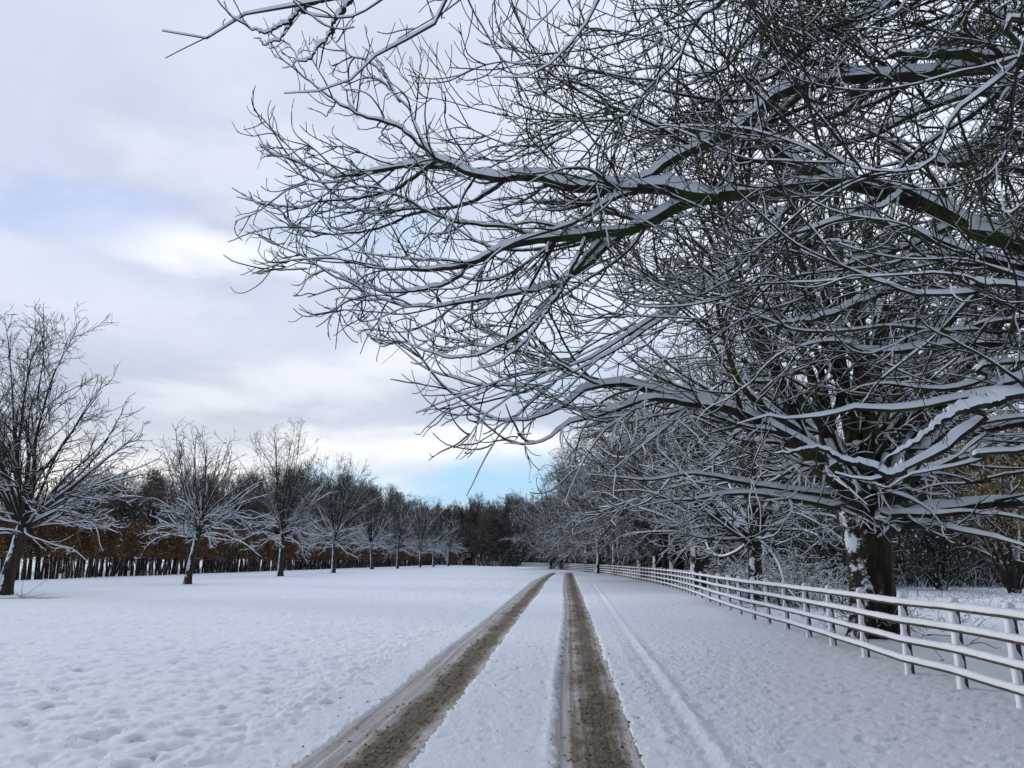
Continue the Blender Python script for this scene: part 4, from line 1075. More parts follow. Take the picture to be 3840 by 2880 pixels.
# ---- young tree C on the right, behind the fence
LV_C = [
 dict(dens=1.9, t0=.12, ang=(25, 55), lenf=(.3, .55), radf=.5, flat=.3, lmin=.8, lmax=3.0, rmin=.016, K=10, wander=.32, up0=-.05, up1=.45, rtip=.007, det=0, fall=.5, out=.5),
 dict(dens=2.2, t0=.1, ang=(25, 55), lenf=(.35, .65), radf=.6, flat=.3, lmin=.4, lmax=1.4, rmin=.011, K=7, wander=.36, up0=-.05, up1=.6, rtip=.006, det=0, fall=.5, out=.3),
 dict(dens=2.6, t0=.15, ang=(25, 60), lenf=(.4, .7), radf=.7, flat=.3, lmin=.2, lmax=.7, rmin=.007, K=4, wander=.3, up0=.0, up1=.7, rtip=.0055, det=0, snow=.85, fall=.4),
]
_c = ground(2838, 2263)
gc = gen_tree(55, 11.5, 7.0, .29, 2.5, 20, 16, (0.05, 0), 6.0, (18, 75), LV_C, 1.0, .8, (4, 12), -.12, limb_r=.11, tdet=2)
place('young_chestnut_tree', to_meshes(gc, M['trunk'], [M['bark'], M['snow']]), (_c[0], _c[1], 0),
      'smaller thin-trunked tree with a low V-shaped fork behind the near fence run', 'tree')

# ---- the row of big drooping trees on the right, beyond
LV_BIG = [
 dict(dens=1.5, t0=.2, ang=(25, 58), lenf=(.28, .55), radf=.5, flat=.2, lmin=1.2, lmax=4.5, rmin=.030, K=10, wander=.30, up0=-.30, up1=.10, rtip=.015, det=0, fall=.5, out=.5),
 dict(dens=1.8, t0=.1, ang=(25, 55), lenf=(.35, .65), radf=.6, flat=.2, lmin=.6, lmax=2.0, rmin=.020, K=7, wander=.36, up0=-.25, up1=.30, rtip=.013, det=0, fall=.5, out=.3),
 dict(dens=1.9, t0=.15, ang=(25, 60), lenf=(.4, .7), radf=.7, flat=.2, lmin=.35, lmax=1.0, rmin=.014, K=4, wander=.3, up0=-.1, up1=.3, rtip=.011, det=-1, snow=.85, fall=.4),
]
big = [gen_tree(71 + i, 21.5 - i, 9.6, .55, 5.0, 28, 26, (0, 0), 9.0, (12, 82), LV_BIG, .62, .16, (3, 11), -.30, limb_r=.16, trunk_to=11, limb_hmax=.06) for i in range(2)]
bigm = [to_meshes(g, M['trunk_big'], [M['bark_row'], M['snow']]) for g in big]
BIG = [(2600, 47, .80, 'big drooping tree just beyond the small forked tree, nearest of the far right-hand row'),
       (2519, 62, .95, 'large tree with hanging snowy twigs hiding its trunk, second of the far right-hand row'),
       (2454, 70, .90, 'thick-trunked tree behind the fence, third of the far right-hand row'),
       (2395, 82, .95, 'thick dark-trunked tree behind the fence, fourth of the far right-hand row'),
       (2302, 94, .90, 'drooping tree behind the fence with a leaning pale limb, fifth of the far right-hand row'),
       (2242, 108, .95, 'drooping tree behind the fence bend, sixth of the far right-hand row'),
       (2200, 122, 1.0, 'drooping tree behind the fence bend, seventh of the far right-hand row'),
       (2160, 152, 1.05, 'far tree right of the trunk that interrupts the fence'),
       (2066, 168, 1.1, 'far tree just left of the trunk that interrupts the fence')]
for i, (u, y, s, lab) in enumerate(BIG):
    x = (u - 1920) / F * y
    place('drooping_tree', bigm[i % 2], (x, y, 0), lab, 'tree', 'row of big drooping trees on the right', i * 1.7, s)
_d = ground(2125, 2136)
place('drooping_tree', bigm[1], (_d[0], _d[1], 0), 'tree whose snow-sided trunk stands in front of the far fence where the track ends', 'tree', 'row of big drooping trees on the right', .8, .95)

# ---- woodland
LV_W = [
 dict(dens=1.6, t0=.15, ang=(20, 45), lenf=(.3, .55), radf=.5, flat=.1, lmin=1.2, lmax=5, rmin=.04, K=7, wander=.28, up0=.1, up1=.35, rtip=.02, det=-1, fall=.5, out=.25),
 dict(dens=2.0, t0=.1, ang=(20, 48), lenf=(.4, .7), radf=.6, flat=.1, lmin=.7, lmax=2.4, rmin=.03, K=5, wander=.3, up0=.1, up1=.35, rtip=.024, det=-1, fall=.5, out=.15),
 dict(dens=2.1, t0=.1, ang=(20, 55), lenf=(.4, .75), radf=.7, flat=.1, lmin=.5, lmax=1.3, rmin=.026, K=3, wander=.3, up0=.1, up1=.35, rtip=.022, det=-1, fall=.4),
]
wood = [gen_tree(501 + i, 22, 5.5 + i * .8, .32, 4.0, 26, 16, (0, 0), 4.5, (25, 88), LV_W, 0, 0, (3, 9), -.1, limb_r=.13, trunk_to=15, tdet=-1) for i in range(3)]
woodm = [to_meshes(g, M['wood_bark'], [M['wood_bark'], M['wood_bark']]) for g in wood]
frostm = [[m.copy() for m in q] for q in woodm[:2]]
for q in frostm:
    for m in q:
        m.materials.clear(); m.materials.append(M['far_bark']); m.materials.append(M['far_bark'])
rw = random.Random(8)
def wood_tree(x, y, s, k, lab, grp, ms=woodm):
    place('woodland_tree', ms[k % len(ms)], (x, y, 0), lab, 'tree', grp, rw.random() * 6.28, s)
LAB_W = 'bare brown-grey woodland tree standing in the wood behind the hedge'
n = 0
for band in range(4):
    y = 92
    while y < 330:
        x = -(43 - 0.042 * y) - 9 - band * 8 - rw.random() * 6
        hpx = 0.80 if y < 150 else 1.0
        s = (0.50 + 0.0028 * (y - 80)) * (0.9 + .25 * rw.random())
        s = min(1.32, s * (1.0 if y < 115 else 1.22 if y < 180 else 1.35))
        wood_tree(x, y + rw.random() * 5, s, n, LAB_W, 'woodland trees behind the hedge'); n += 1
        y += 6.5 + band * 1 + rw.random() * 4 + y * .008
for i in range(64):      # the closing wood straight ahead
    u = 1560 + 520 * (i / 64) + rw.random() * 25; y = (318 if u < 1800 else 240) + rw.random() * 80
    wood_tree((u - 1920) / F * y, y, (1.26 if y > 300 else 1.08) * (.86 + .2 * rw.random()) * (1 - .0 * i), n, 'bare woodland tree in the dark wood closing the view ahead', 'woodland trees straight ahead'); n += 1
for i in range(46):      # wood on the right behind the paddock
    y = 52 + 8 * (i % 6) + rw.random() * 7
    u = 2480 + 1500 * ((i * 0.618) % 1)
    wood_tree((u - 1920) / F * y, y, .62 * (.8 + .4 * rw.random()), i, 'bare frosted tree in the thicket beyond the right-hand paddock', 'thicket trees beyond the paddock', frostm)
for i in range(34):
    y = 115 + rw.random() * 70; u = 2080 + 520 * (i / 34)
    wood_tree((u - 1920) / F * y + 10, y, .95, i, 'bare frosted tree behind the far right-hand row', 'frosted trees behind the right-hand row', frostm)

# ---- leafy things
def leaves(mb, Cn, size, rng, mat=0, up=0.0):
    n = len(Cn)
    a = norm(rng.normal(size=(n, 3))); b_ = norm(np.cross(a, rng.normal(size=(n, 3))))
    s = size * (.6 + .8 * rng.random(n))[:, None]
    l = a * s; w_ = b_ * s * .55
    nn = norm(np.cross(a, b_)) * s * .18
    V = np.stack([Cn - l, Cn + w_ + nn, Cn + l, Cn - w_ + nn], axis=1)
    idx = np.arange(n * 4).reshape(n, 4)
    mb.add(V.reshape(-1, 3), idx, mat, False)

def build_hedge():
    rng = np.random.default_rng(77)
    A = np.array([-43.6, 52.0]); B = np.array([-29.5, 335.0])
    # near end runs out of the frame on the left
    A = A + (A - B) / np.linalg.norm(A - B) * 6
    L = np.linalg.norm(B - A); t = (B - A) / L; n_ = np.array([t[1], -t[0]])
    root = empty('beech_hedge', (A[0], A[1], 0), 'long tall beech hedge with rust-brown leaves above rows of bare stems', 'hedge')
    pos = []
    s = 0.0
    while s < L:
        pos.append(s); s += 0.50 + .22 * rng.random() + .0008 * s
    stems = []
    rest = MB()
    sel = 0
    for s in pos:
        for row in (0, 1):
            c = A + t * (s + .2 * rng.normal()) - n_ * (0.2 + row * 1.2) + n_ * .1 * rng.normal()
            lean = rng.normal() * .13
            P = np.array([[[0, 0, -.2], [lean * .4, 0, .8], [lean * .9 + .03 * rng.normal(), .05 * rng.normal(), 1.9], [lean * 1.4, 0, 2.7]]])
            rd = (.09 + .06 * rng.random()); Rq = np.array([[rd * 1.25, rd, rd * .85, rd * .5]])
            P[..., 0] += c[0] - A[0]; P[..., 1] += c[1] - A[1]
            vis = s > 13.0
            if row == 0 and vis and sel < 100:
                m = MB(); tubes(m, P, Rq, 1, 0, None); m.build('stem', M['stem'], root); sel += 1
            else:
                tubes(rest, P, Rq, 1, 0, None)
    o = rest.build('stems', M['stem'], root); o['kind'] = 'stuff'
    # inner branches
    nb = 16000
    s = L * rng.random(nb) ** 1.25
    c = np.stack([(t[0] * s), (t[1] * s), 1.6 + 3.6 * rng.random(nb)], axis=1)
    c[:, :2] -= n_[None, :] * (1.5 * rng.random(nb)[:, None])
    d = rng.normal(size=(nb, 3)); d[:, 2] = np.abs(d[:, 2]) * 1.1 - .2
    P, Rq = grow(c, norm(d), .8 + .8 * rng.random(nb), np.full(nb, .022), 4, rng, .3, .1, .3, .008)
    m = MB(); tubes(m, P, Rq, 0, .25, rng); m.build('branches', [M['bark_row'], M['snow']], root)
    nl = 210000
    s = L * rng.random(nl) ** 1.6
    z = 1.85 + 3.9 * rng.random(nl) ** .8
    dep = rng.random(nl) * 2.0
    bulge = .35 * np.sin(s * 1.3) + .25 * np.sin(s * 2.9 + z * 2)
    hump = pnoise(s * .7, z * .8) + .5 * pnoise(s * 1.9, z * 2.1)
    keep = (hump > -.55 + .0 * z) & (z < 5.55 + .3 * np.sin(s * 1.1) + .25 * pnoise(s * 1.6, s * 0)) & (z > 1.95 + .35 * pnoise(s * .8, s * 0 + 5) + .25 * pnoise(s * 3.1, s * 0 + 2))
    c = np.stack([t[0] * s, t[1] * s, z], axis=1)
    c[:, :2] -= n_[None, :] * (dep - .8 + bulge * .5)[:, None]
    c = c[keep]
    m = MB(); leaves(m, c, .125, rng)
    # snow crumbs lying on the foliage
    k = rng.random(len(c)) < .035
    leaves(m, c[k] + np.array([0, 0, .06]), .085, rng, 1); m.build('foliage', [M['beech_leaf'], M['snow']], root)
build_hedge()

def blob_bush(seed, w_, h, dep, n, lsize, mat, name, loc, label, cat, snow=.12, grp=None, z0=.1, stems=16, cone=0.0):
    rng = np.random.default_rng(seed)
    root = empty(name, loc, label, cat, grp)
    d = norm(rng.normal(size=(n, 3)))
    r = rng.random(n) ** .45
    lump = 1 + .28 * np.sin(3 * np.arctan2(d[:, 1], d[:, 0]) + seed) * (1 - np.abs(d[:, 2])) + .45 * pnoise(d[:, 0] * 3 + seed, d[:, 2] * 3 + d[:, 1] * 2)
    c = d * (r * lump)[:, None]
    zz_ = (c[:, 2] + 1) / 2
    shrink = 1 - cone * zz_
    c = np.stack([c[:, 0] * w_ * shrink, c[:, 1] * dep * shrink, z0 + np.clip(zz_, 0, 1.2) * h], axis=1)
    hole = pnoise(c[:, 0] * .9 + seed, c[:, 2] * .9) + .6 * pnoise(c[:, 0] * 2.2, c[:, 2] * 2.2 + seed)
    c = c[hole > -.33]
    m = MB(); leaves(m, c, lsize, rng)
    k = (rng.random(len(c)) < snow)
    leaves(m, c[k] + np.array([0, 0, lsize * .5]), lsize * .8, rng, 1); m.build('foliage', [mat, M['snow']], root)
    a = rng.random(stems) * 2 * PI
    p0 = np.stack([.2 * np.cos(a), .2 * np.sin(a), 0 * a], axis=1)
    d0 = np.stack([np.cos(a) * w_ / h * .6, np.sin(a) * w_ / h * .6, np.ones(stems)], axis=1)
    P, Rq = grow(p0, d0, h * (.6 + .3 * rng.random(stems)), np.full(stems, .03 * h / 3 + .02), 8, rng, .2, 0, .1, .01)
    m = MB(); tubes(m, P, Rq, 0, .5, rng)
    P2, R2, L2 = tree_levels(m, m, P, Rq, np.full(stems, h * .75), rng, [dict(dens=2.0, t0=.2, lenf=(.2, .5), lmax=1.6, rmin=.014, K=5, rtip=.008, det=0)], .9, 0)
    m.build('branches', [M['bark_row'], M['snow']], root)
    return root
def gx(u, y): return (u - 1920) / F * y
blob_bush(3, 3.2, 5.2, 2.5, 9000, .16, M['green_leaf'], 'evergreen_bush', (gx(1925, 232), 232, 0), 'dark frosted evergreen bush behind the dark bare-timber fence', 'bush', .10, cone=.3)
blob_bush(4, 3.6, 3.6, 2.2, 6000, .16, M['green_leaf'], 'evergreen_bush', (gx(1972, 226), 226, 0), 'low dark green laurel bush right of the taller evergreen bush, behind the fence', 'bush', .02)
for i, (u, y, w_, h) in enumerate([(1770, 320, 4.5, 15), (1850, 300, 4.5, 17), (1975, 285, 4.5, 16), (2040, 265, 4, 14)]):
    lab = ['evergreen tree rising right behind the brick house', 'tall dark evergreen with gaps of sky, right of the brick house', 'tall dark evergreen above the frosted bush at the far fence',
           'dark evergreen beside the trunk that interrupts the far fence', 'tall ragged evergreen in the centre, set back behind the others'][i]
    blob_bush(40 + i, w_, h - 3, w_, 6000, .26, M['green_leaf'], 'evergreen_tree', (gx(u, y), y, 0), lab, 'tree', .05, None, 2.5, 10, cone=.35)
# green and gold trees in the thicket on the right, and at left behind the hedge
for i, (u, y, w_, h, mt_) in enumerate([(3090, 50, 3.0, 6.5, 'green_leaf'), (3480, 46, 2.6, 5.5, 'green_leaf'), (3740, 42, 3.2, 8.0, 'gold_leaf'), (3000, 60, 2.6, 6.5, 'gold_leaf'), (3620, 56, 3.0, 9.0, 'gold_leaf'),
                                        (2870, 62, 2.4, 5.0, 'green_leaf'), (3800, 50, 2.6, 6.0, 'green_leaf')]):
    lab = ['dull green frosted evergreen between the two nearest trunks behind the fence', 'small green evergreen just right of the massive dark trunk', 'tree still holding yellow leaves near the right edge',
           'thin tree with a few golden leaves left of the massive dark trunk', 'taller tree with scattered yellow leaves behind the massive trunk, right', 'low green bush seen left of the small forked tree',
           'green bush at the right edge under the yellow-leaved tree'][i]
    blob_bush(60 + i, w_, h, w_ * .8, 2600 if mt_ == 'gold_leaf' else 4500, .11, M[mt_], 'evergreen_bush' if mt_ == 'green_leaf' else 'yellow_leaved_tree', (gx(u, y), y, 0), lab, 'bush' if mt_ == 'green_leaf' else 'tree', .12, None, .3 if mt_ == 'green_leaf' else 1.5, 12)
for i, (u, y) in enumerate([(470, 100), (560, 108), (640, 116), (720, 128), (330, 92)]):
    lab = 'dark rounded tree showing just over the hedge, %s' % ['behind the gap left of the leaning tree', 'left side of the leaning tree crown', 'directly behind the leaning tree crown', 'right side of the leaning tree crown', 'behind the nearest tree of the row'][i]
    blob_bush(80 + i, 4.0, 8.2, 3.6, 3200, .15, M['brown_leaf'], 'woodland_tree', (gx(u, y), y, 0), lab, 'tree', .10, None, 1.5, 12)

# ---- snow-loaded shrubs and saplings behind the fence
def shrub(seed, loc, w_, h, n, label, grp=None, snow=1.6):
    rng = np.random.default_rng(seed)
    root = empty('snowy_shrub', loc, label, 'shrub', grp)
    a = rng.random(n) * 2 * PI; r = w_ * rng.random(n) * .7
    p0 = np.stack([r * np.cos(a), r * np.sin(a), 0 * a - .05], axis=1)
    d0 = np.stack([np.cos(a) * .5, np.sin(a) * .5, np.ones(n)], axis=1)
    Ls = h * (.5 + .6 * rng.random(n))
    P, Rq = grow(p0, d0, Ls, np.full(n, .016), 8, rng, .45, .1, -.25, .006)
    m = MB(); tubes(m, P, Rq, 0, snow, rng, .4)
    tree_levels(m, m, P, Rq, Ls, rng, [dict(dens=4.0, t0=.25, lenf=(.2, .45), lmin=.15, lmax=.8, rmin=.010, K=5, wander=.5, up0=.1, up1=-.1, rtip=.006, det=0, fall=.4),
                                       dict(dens=4.0, t0=.1, lenf=(.3, .6), lmin=.08, lmax=.3, rmin=.007, K=3, wander=.4, up0=.1, up1=0, rtip=.006, det=0)], snow, 0)
    m.build('stems', [M['bark'], M['snow']], root)
SH = [(2650, 33, 1.6, 2.0), (2720, 30, 1.5, 1.9), (2790, 34, 1.6, 2.1), (2900, 31, 1.6, 2.0), (2960, 29, 1.5, 1.7), (3050, 31, 1.6, 1.5), (3130, 27, 1.4, 1.1), (2580, 42, 1.8, 2.3), (2540, 38, 1.4, 1.7), (2860, 42, 2.0, 2.6),
      (3000, 45, 2.0, 2.4), (3160, 44, 2.2, 2.0)]
LS = ['just above the fence left of the small forked tree', 'beside the trunk of the small forked tree, left', 'behind the trunk of the small forked tree', 'right of the small forked tree trunk',
      'second right of the small forked tree trunk', 'midway between the two nearest trunks', 'low, just left of the massive dark trunk', 'farthest left above the fence run', 'low, at the bend of the fence',
      'tall, behind the small forked tree', 'tall, at the back between the two nearest trunks', 'at the back left of the massive dark trunk']
for i, (u, y, w_, h) in enumerate(SH):
    shrub(200 + i, (max(gx(u, y), float(np.interp(y, fpts[:, 1], fpts[:, 0])) + 1.9 + w_ * .5), y, 0), w_, h, 46, 'shrub bowed under clumped snow, ' + LS[i], 'snow-laden shrubs behind the fence')

# rough stalks and tussocks in the paddock: nobody could count these
def stalks():
    rng = np.random.default_rng(91)
    n = 5200
    Y = 19 + 34 * rng.random(n) ** .9
    X = Y * (.30 + .40 * rng.random(n))
    fx = np.interp(Y, fpts[:, 1], fpts[:, 0])
    k = X > fx + 1.0; X, Y = X[k], Y[k]; n = len(X)
    cl = pnoise(X * .6, Y * .6) > -.1; X, Y = X[cl], Y[cl]; n = len(X)
    p0 = np.stack([X, Y, np.full(n, -.04)], axis=1)
    d0 = norm(np.stack([rng.normal(size=n) * .7, rng.normal(size=n) * .7, np.ones(n)], axis=1))
    P, Rq = grow(p0, d0, .10 + .45 * rng.random(n) ** 2.2, np.full(n, .007), 5, rng, .7, -.3, -.6, .004)
    m = MB(); tubes(m, P, Rq, 0, 1.5, rng)
    o = m.build('rough_grass', [M['bark_row'], M['snow']]); tag(o, kind='stuff')
stalks()

# ---- nests
def nest(u, v, y, r, label):
    rng = np.random.default_rng(int(u))
    c = at(u, v, y)
    root = empty('bird_nest', c, label, 'nest')
    n = 420
    a = rng.random(n) * 2 * PI; e = -PI / 2 * rng.random(n)
    p0 = np.stack([np.cos(a) * np.cos(e) * r, np.sin(a) * np.cos(e) * r, np.sin(e) * r * .8], axis=1)
    d0 = norm(np.stack([-np.sin(a), np.cos(a), 0 * a], axis=1) + .5 * rng.normal(size=(n, 3)))
    P, Rq = grow(p0 - d0 * .08, d0, .14 + .16 * rng.random(n), np.full(n, .0035), 3, rng, .3, 0, 0, .0025)
    m = MB(); tubes(m, P, Rq, -1, 0, None); m.build('twigs', M['bark'], root)
    m = MB(); th = np.linspace(0, 2 * PI, 16, endpoint=False); V = []
    for q in range(5):
        f = q / 4; V += [(math.cos(x) * r * .8 * math.sin((1 - f) * PI / 2 + .02), math.sin(x) * r * .8 * math.sin((1 - f) * PI / 2 + .02), -r * .65 * math.sin(f * PI / 2)) for x in th]
    idx = np.arange(80).reshape(5, 16)
    m.add(V, np.stack([idx[:-1], np.roll(idx[:-1], -1, 1), np.roll(idx[1:], -1, 1), idx[1:]], axis=-1).reshape(-1, 4)); m.build('bowl', M['bark'], root)
nest(2611, 454, 12.5, .20, 'dark twig nest in the branches, the left of two nests high in the canopy')
nest(3215, 345, 12.0, .18, 'dark twig nest under a thick snowy bough, the right of two nests')

# ---- fallen twigs behind the fence, at right, and on the verges
def fallen(u, v, L, ang, label, n=3, seed=0, mat='twig', up=.25):
    rng = np.random.default_rng(seed)
    x, y = ground(u, v)
    p0 = np.array([[x, y, .03]] * n); a = R(ang) + rng.normal(size=n) * .5
    d0 = np.stack([np.cos(a), np.sin(a), np.full(n, up)], axis=1)
    P, Rq = grow(p0, d0, L * (.6 + .5 * rng.random(n)), np.full(n, .012), 10, rng, .35, 0, -.35, .006)
    P[..., 2] = np.maximum(P[..., 2], .025)
    m = MB(); tubes(m, P, Rq, 0, .15, rng)
    tree_levels(m, m, P, Rq, np.full(n, L), rng, [dict(dens=3, t0=.2, lenf=(.2, .4), lmin=.1, lmax=.5, K=4, rmin=.006, up0=0, up1=0)], .1, 0)
    o = m.build('fallen_branch', [M[mat], M['snow']]); tag(o, label, 'branch', 'fallen branches under the big tree')
fallen(3610, 2440, 1.3, 20, 'reddish twigs sticking out of the snow between the fence rails at right', 3, 1)
fallen(3460, 2390, 1.2, 10, 'dark arched fallen branch right of the massive trunk foot', 2, 2, 'bark')
fallen(3540, 2480, 1.4, 165, 'long dark fallen branch lying behind the lower rails', 2, 3, 'bark')
fallen(3640, 2380, 1.0, 40, 'small fallen branch behind the top rails near the right edge', 2, 4)
fallen(70, 2240, 1.6, -20, 'dark dead twigs and leaves at the foot of the nearest left tree', 7, 5, 'bark', .1)

# bits of leaf and bark lying on the snow near the tracks
def litter():
    rng = np.random.default_rng(17)
    pts = []
    for (u, v) in [(2056, 2858), (2046, 2850), (2026, 2432), (2014, 2434), (2082, 2432), (2080, 2448), (2092, 2876), (2380, 2684), (2341, 2513), (2350, 2430), (2388, 2428), (2452, 2362), (2440, 2690), (2100, 2640), (1775, 2600), (2000, 2500),
                   (2360, 2740), (2160, 2860), (2330, 2570)]:
        pts.append(ground(u, v))
    for i in range(110):
        y = 5.6 + 22 * rng.random() ** 1.7
        s = rng.choice([-1, 1, 2])
        x = {-1: edge(LT_L, y) - abs(rng.normal()) * .45, 1: edge(RT_R, y) + abs(rng.normal()) * .5, 2: edge(LT_R, y) + rng.random() * (edge(RT_L, y) - edge(LT_R, y))}[int(s)]
        pts.append((float(x), float(y)))
    c = np.array(pts)
    h, _ = ground_h(c[:, 0].copy(), c[:, 1].copy())
    q = np.concatenate([np.stack([c[:, 0] + dx_, c[:, 1] + dy_, h + .008], axis=1) for dx_, dy_ in ((0, 0), (.012, .01))])
    m = MB(); leaves(m, q, .012, rng)
    o = m.build('leaf_litter', M['litter']); tag(o, kind='stuff')
M['litter'] = plain_mat('leaf_crumbs', (0.10, 0.06, 0.035), (0.24, 0.16, 0.10), 20, .8)
litter()
def stalk(u, v, hgt, label):
    x, y = ground(u, v); rng = np.random.default_rng(int(u))
    P, Rq = grow(np.array([[x, y, -.03]]), np.array([[.1, .1, 1.0]]), np.array([hgt]), np.array([.005]), 5, rng, .1, 0, 0, .003)
    m = MB(); tubes(m, P, Rq, 0, 0.0, None); o = m.build('dead_stalk', [M['twig'], M['snow']]); tag(o, label, 'stalk')
stalk(2562, 2535, .11, 'dead stalk standing in the snow right of the old rut, the left of two')
stalk(2617, 2530, .09, 'dead stalk standing in the snow right of the old rut, the right of two')
stalk(2390, 2432, .07, 'leaning dead stalk close to the snow ridge beside the right wheel track')

# ---- brick house with outside stair, far ahead
def build_house():
    y = 300.0; sc_ = y / F
    def X(u): return (u - 1920) * sc_
    def Z(v): return (2103 - v) * sc_ + EYE
    x0, x1 = X(1690), X(1790)
    root = empty('brick_house', (X(1740), y, 0), 'small red-brick house with an outside stair, far ahead beyond the last tree of the row', 'house')
    o0 = np.array([X(1740), y, 0.0])
    def part(name, boxes, mat, par=root, rot=None):
        m = MB()
        for c, h in boxes: m.box(np.array(c) - o0, h, 0, rot)
        return m.build(name, mat, par)
    top = Z(2072)
    part('wall', [(((x0 + x1) / 2, y + 3, top / 2), ((x1 - x0) / 2, 3, top / 2))], M['brick'])
    m = MB(); hw = (x1 - x0) / 2 + .3; cx = (x0 + x1) / 2 - o0[0]
    V = [(cx - hw, -.3, top), (cx + hw, -.3, top), (cx + hw, 6.3, top), (cx - hw, 6.3, top), (cx - hw, 3, top + 1.1), (cx + hw, 3, top + 1.1)]
    m.add(V, [[0, 1, 5, 4], [2, 3, 4, 5]], 0, False); m.add(V, [[0, 4, 3], [1, 2, 5]], 0, False); roof = m.build('roof', M['roof'], root)
    m = MB(); m.box((cx + 1.5, 3.0, top + 1.3), (.4, .4, .8)); m.build('chimney', M['brick'], roof)
    xa, xb = X(1778), X(1791)
    m = MB()
    fr = .09; za, zb = Z(2112), Z(2097)
    for c, h in ((((xa + xb) / 2, y - .05, za), ((xb - xa) / 2, .06, fr)), (((xa + xb) / 2, y - .05, zb), ((xb - xa) / 2, .06, fr)), ((xa, y - .05, (za + zb) / 2), (fr, .055, (zb - za) / 2)), ((xb, y - .05, (za + zb) / 2), (fr, .055, (zb - za) / 2))):
        m.box(np.array(c) - o0, h)
    w_ = m.build('window', M['paint'], root)
    part('pane', [(((xa + xb) / 2, y - .02, (za + zb) / 2), ((xb - xa) / 2 - .05, .02, (zb - za) / 2 - .05))], M['glass'], w_)
    part('pillar', [((X(1762), y - .9, Z(2078) / 2 + .9), ((X(1769) - X(1755)) / 2, .5, (Z(2063) - Z(2088)) / 2))], M['stone'])
    m = MB()
    n = 11
    for k in range(n):
        f = (k + .5) / n
        m.box(np.array([X(1724) + (X(1750) - X(1724)) * f, y - 1.2, Z(2118) * 0 + (Z(2092)) * f]) - o0, ((X(1750) - X(1724)) / n / 2 * 1.1, .6, .05))
    st_ = m.build('stair', M['stone'], root)
    ang = math.atan2(Z(2088), X(1750) - X(1722)); ca, sa = math.cos(ang), math.sin(ang)
    rot = np.array([[ca, 0, -sa], [0, 1, 0], [sa, 0, ca]])
    m = MB()
    for dz_ in (.0, 1.0):
        m.box(np.array([X(1736), y - 1.85, Z(2088) / 2 + dz_]) - o0, (math.hypot(Z(2088), X(1750) - X(1722)) / 2, .05, .08), 0, rot)
    m.build('handrail', M['paint'], st_)
    part('landing_wall', [((X(1760), y - .7, Z(2092) / 2), ((X(1771) - X(1748)) / 2, .7, Z(2092) / 2))], M['brick'])
    # white post and small white marker
    pr = empty('white_gatepost', (X(1793), y - 8, 0), 'white gatepost between the brick house and the far fence', 'post')
    m = MB(); m.box((0, 0, Z(2096) / 2), (.32, .32, Z(2096) / 2)); m.build('shaft', M['paint'], pr)
    m = MB(); m.box((0, 0, Z(2096) + .09), (.38, .38, .09)); m.build('snow_cap', M['snow'], pr)
    m = MB(); m.box((0, 0, .45), (.16, .16, .45)); m.box((0, 0, .96), (.2, .2, .06)); o = m.build('white_marker_post', M['paint']); o.location = (X(1742), y - 9, 0)
    tag(o, 'short white marker post at the foot of the outside stair', 'post')
m_, b, bs = new_mat('red_brick')
tcg = b.n('ShaderNodeTexCoord').outputs['Object']
mp = b.n('ShaderNodeMapping', i_Vector=tcg); mp.inputs['Rotation'].default_value = (R(90), 0, 0)
bk = b.n('ShaderNodeTexBrick', i_Vector=mp.outputs[0]); bk.inputs['Scale'].default_value = 4.0
bk.inputs['Color1'].default_value = rgb(.10, .040, .03); bk.inputs['Color2'].default_value = rgb(.07, .030, .025); bk.inputs['Mortar'].default_value = rgb(.2, .17, .15)
b.set(bs.inputs['Base Color'], bk.outputs[0]); bs.inputs['Roughness'].default_value = .9
M['brick'] = m_
M['paint'] = plain_mat('white_paint', (.60, .62, .64), (.72, .73, .75), 3, .6)
M['stone'] = plain_mat('pale_stone', (.26, .23, .17), (.38, .34, .26), 2, .85)
M['roof'] = plain_mat('brown_tiles_dusted', (0.05, 0.04, 0.035), (0.17, 0.16, 0.16), 2.5, .8)
M['glass'] = plain_mat('dark_window_glass', (.02, .025, .03), (.03, .035, .04), 1, .1)
build_house()

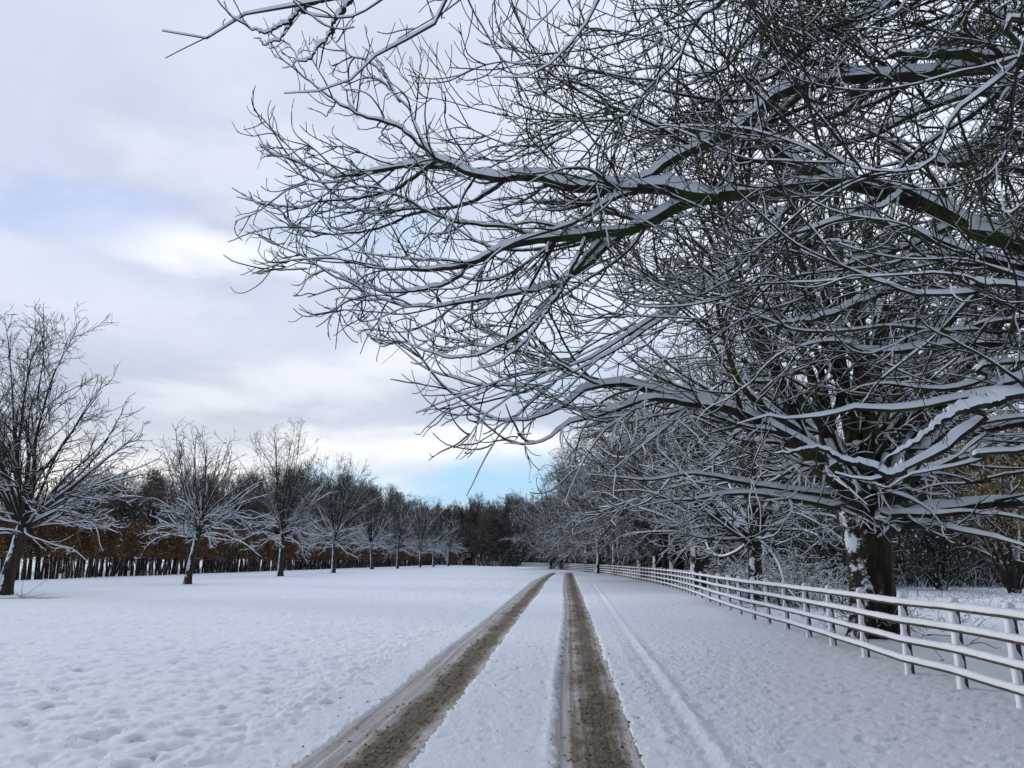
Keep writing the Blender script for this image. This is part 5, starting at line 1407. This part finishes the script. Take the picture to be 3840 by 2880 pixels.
# clods of dirty slush thrown up in the wheel tracks
def clods():
    rng = np.random.default_rng(23)
    n = 3600
    y = 5.3 * np.exp(rng.random(n) * 2.3)
    side = rng.random(n) < .5
    uu = np.clip(np.where(side, .64 + .20 * rng.normal(size=n), .60 + .26 * rng.normal(size=n)), .02, 1.03)
    x = np.where(side, edge(LT_L, y) + (edge(LT_R, y) - edge(LT_L, y)) * uu, edge(RT_L, y) + (edge(RT_R, y) - edge(RT_L, y)) * uu)
    k = pnoise(x * 2.2, y * .8 + 8) + .5 * pnoise(x * 5, y * 4) > -.15
    x, y = x[k], y[k]; n = len(x)
    r = (.004 + .013 * rng.random(n) ** 2.5) * (1 + y / 60)
    O = norm(np.array([[1, 0, 0], [-1, 0, 0], [0, 1, 0], [0, -1, 0], [0, 0, 1], [.7, .7, .5], [-.7, .7, .4], [-.7, -.7, .5], [.7, -.7, .4]], float)[:, :])
    ring = norm(np.array([[math.cos(a), math.sin(a), -.3] for a in np.linspace(0, 2 * PI, 6, endpoint=False)] + [[.6 * math.cos(a + .5), .6 * math.sin(a + .5), .6] for a in np.linspace(0, 2 * PI, 6, endpoint=False)]))
    V = ring[None] * (r[:, None, None] * (1 + .35 * rng.normal(size=(n, 12, 1)))) * np.array([1.2, 1, .75]) + np.stack([x, y, np.full(n, -.022)], axis=1)[:, None, :]
    base = np.arange(n)[:, None, None] * 12
    q = np.array([[a, (a + 1) % 6, 6 + (a + 1) % 6, 6 + a] for a in range(6)])
    m = MB(); m.add(V.reshape(-1, 3), (base + q[None]).reshape(-1, 4), 0, False)
    m.f.append((base[:, 0, :] + np.array([[6, 7, 8, 9, 10, 11]])).astype(np.int32)); m.m.append(np.zeros(n, np.int32)); m.sm.append(np.zeros(n, bool))
    o = m.build('slush_clods', M['clod']); tag(o, kind='stuff')
M['clod'] = plain_mat('dirty_clods', (0.12, 0.09, 0.06), (0.32, 0.28, 0.22), 9, .7)
clods()

# the tangle of brambles and saplings that closes the view at ground level
def tangle(name, region, n, hgt, seed, rr=.02, snow=.35):
    rng = np.random.default_rng(seed)
    x, y = region(rng, n)
    p0 = np.stack([x, y, np.full(len(x), -.1)], axis=1)
    d0 = norm(np.stack([rng.normal(size=len(x)) * .45, rng.normal(size=len(x)) * .45, np.ones(len(x))], axis=1))
    L = hgt * (.35 + .8 * rng.random(len(x)))
    P, Rq = grow(p0, d0, L, np.full(len(x), rr * 1.4), 5, rng, .35, 0, -.1, rr * .5)
    m = MB(); tubes(m, P, Rq, 0, snow, rng)
    tree_levels(m, m, P, Rq, L, rng, [dict(dens=1.6, t0=.1, ang=(25, 75), lenf=(.25, .55), lmin=.5, lmax=2.5, rmin=rr * .8, K=4, wander=.4, up0=0, up1=.1, rtip=rr * .5, det=-1, snow=0)], 1.0, 0)
    o = m.build(name, [M['bark_row'], M['snow']]); tag(o, kind='stuff')
def reg_far(rng, n):
    u = 1560 + 1150 * rng.random(n); y = np.where(u < 2090, 255 + 60 * rng.random(n), 150 + 50 * rng.random(n))
    y = np.where(u < 1800, y + 60, y)
    return (u - 1920) / F * y, y
def reg_right(rng, n):
    u = 2420 + 1900 * rng.random(n) ** 1.1; y = 50 + 26 * rng.random(n)
    y = np.where(u < 2700, y + 30, y)
    return (u - 1920) / F * y, y
tangle('undergrowth', reg_far, 5200, 4.2, 301, .045, .25)
tangle('undergrowth', reg_right, 5200, 3.6, 302, .022, .45)

# grass tips poking through the thin snow
def grass_tips():
    rng = np.random.default_rng(71)
    X = []; Y = []
    n = 26000
    y = 5.6 * np.exp(rng.random(n) * 2.1); sx_ = -.68 + 1.3 * rng.random(n); x = sx_ * y
    fx = np.interp(y, fpts[:, 1], fpts[:, 0])
    ok = (x < fx - .3) & ((x < edge(LT_L, y) - .35) | (x > edge(RT_R, y) + .8))
    cl = pnoise(x * 1.1 + 4, y * 1.1) + .8 * pnoise(x * 4.5, y * 4.5 + 2)
    ok &= cl < -.30
    x, y = x[ok], y[ok]; n = len(x)
    h, _ = ground_h(x.copy(), y.copy())
    p0 = np.stack([x, y, h - .015], axis=1)
    d0 = norm(np.stack([.7 * rng.normal(size=n), .7 * rng.normal(size=n), np.ones(n)], axis=1))
    P, Rq = grow(p0, d0, .022 + .035 * rng.random(n) ** 2, np.full(n, .0022), 2, rng, .3, 0, -.2, .0012)
    m = MB(); tubes(m, P, Rq, -1, 0, None)
    o = m.build('grass_tips', M['grass_tip']); tag(o, kind='stuff')
M['grass_tip'] = plain_mat('frosted_grass', (0.10, 0.11, 0.06), (0.26, 0.25, 0.18), 9, .8)
grass_tips()
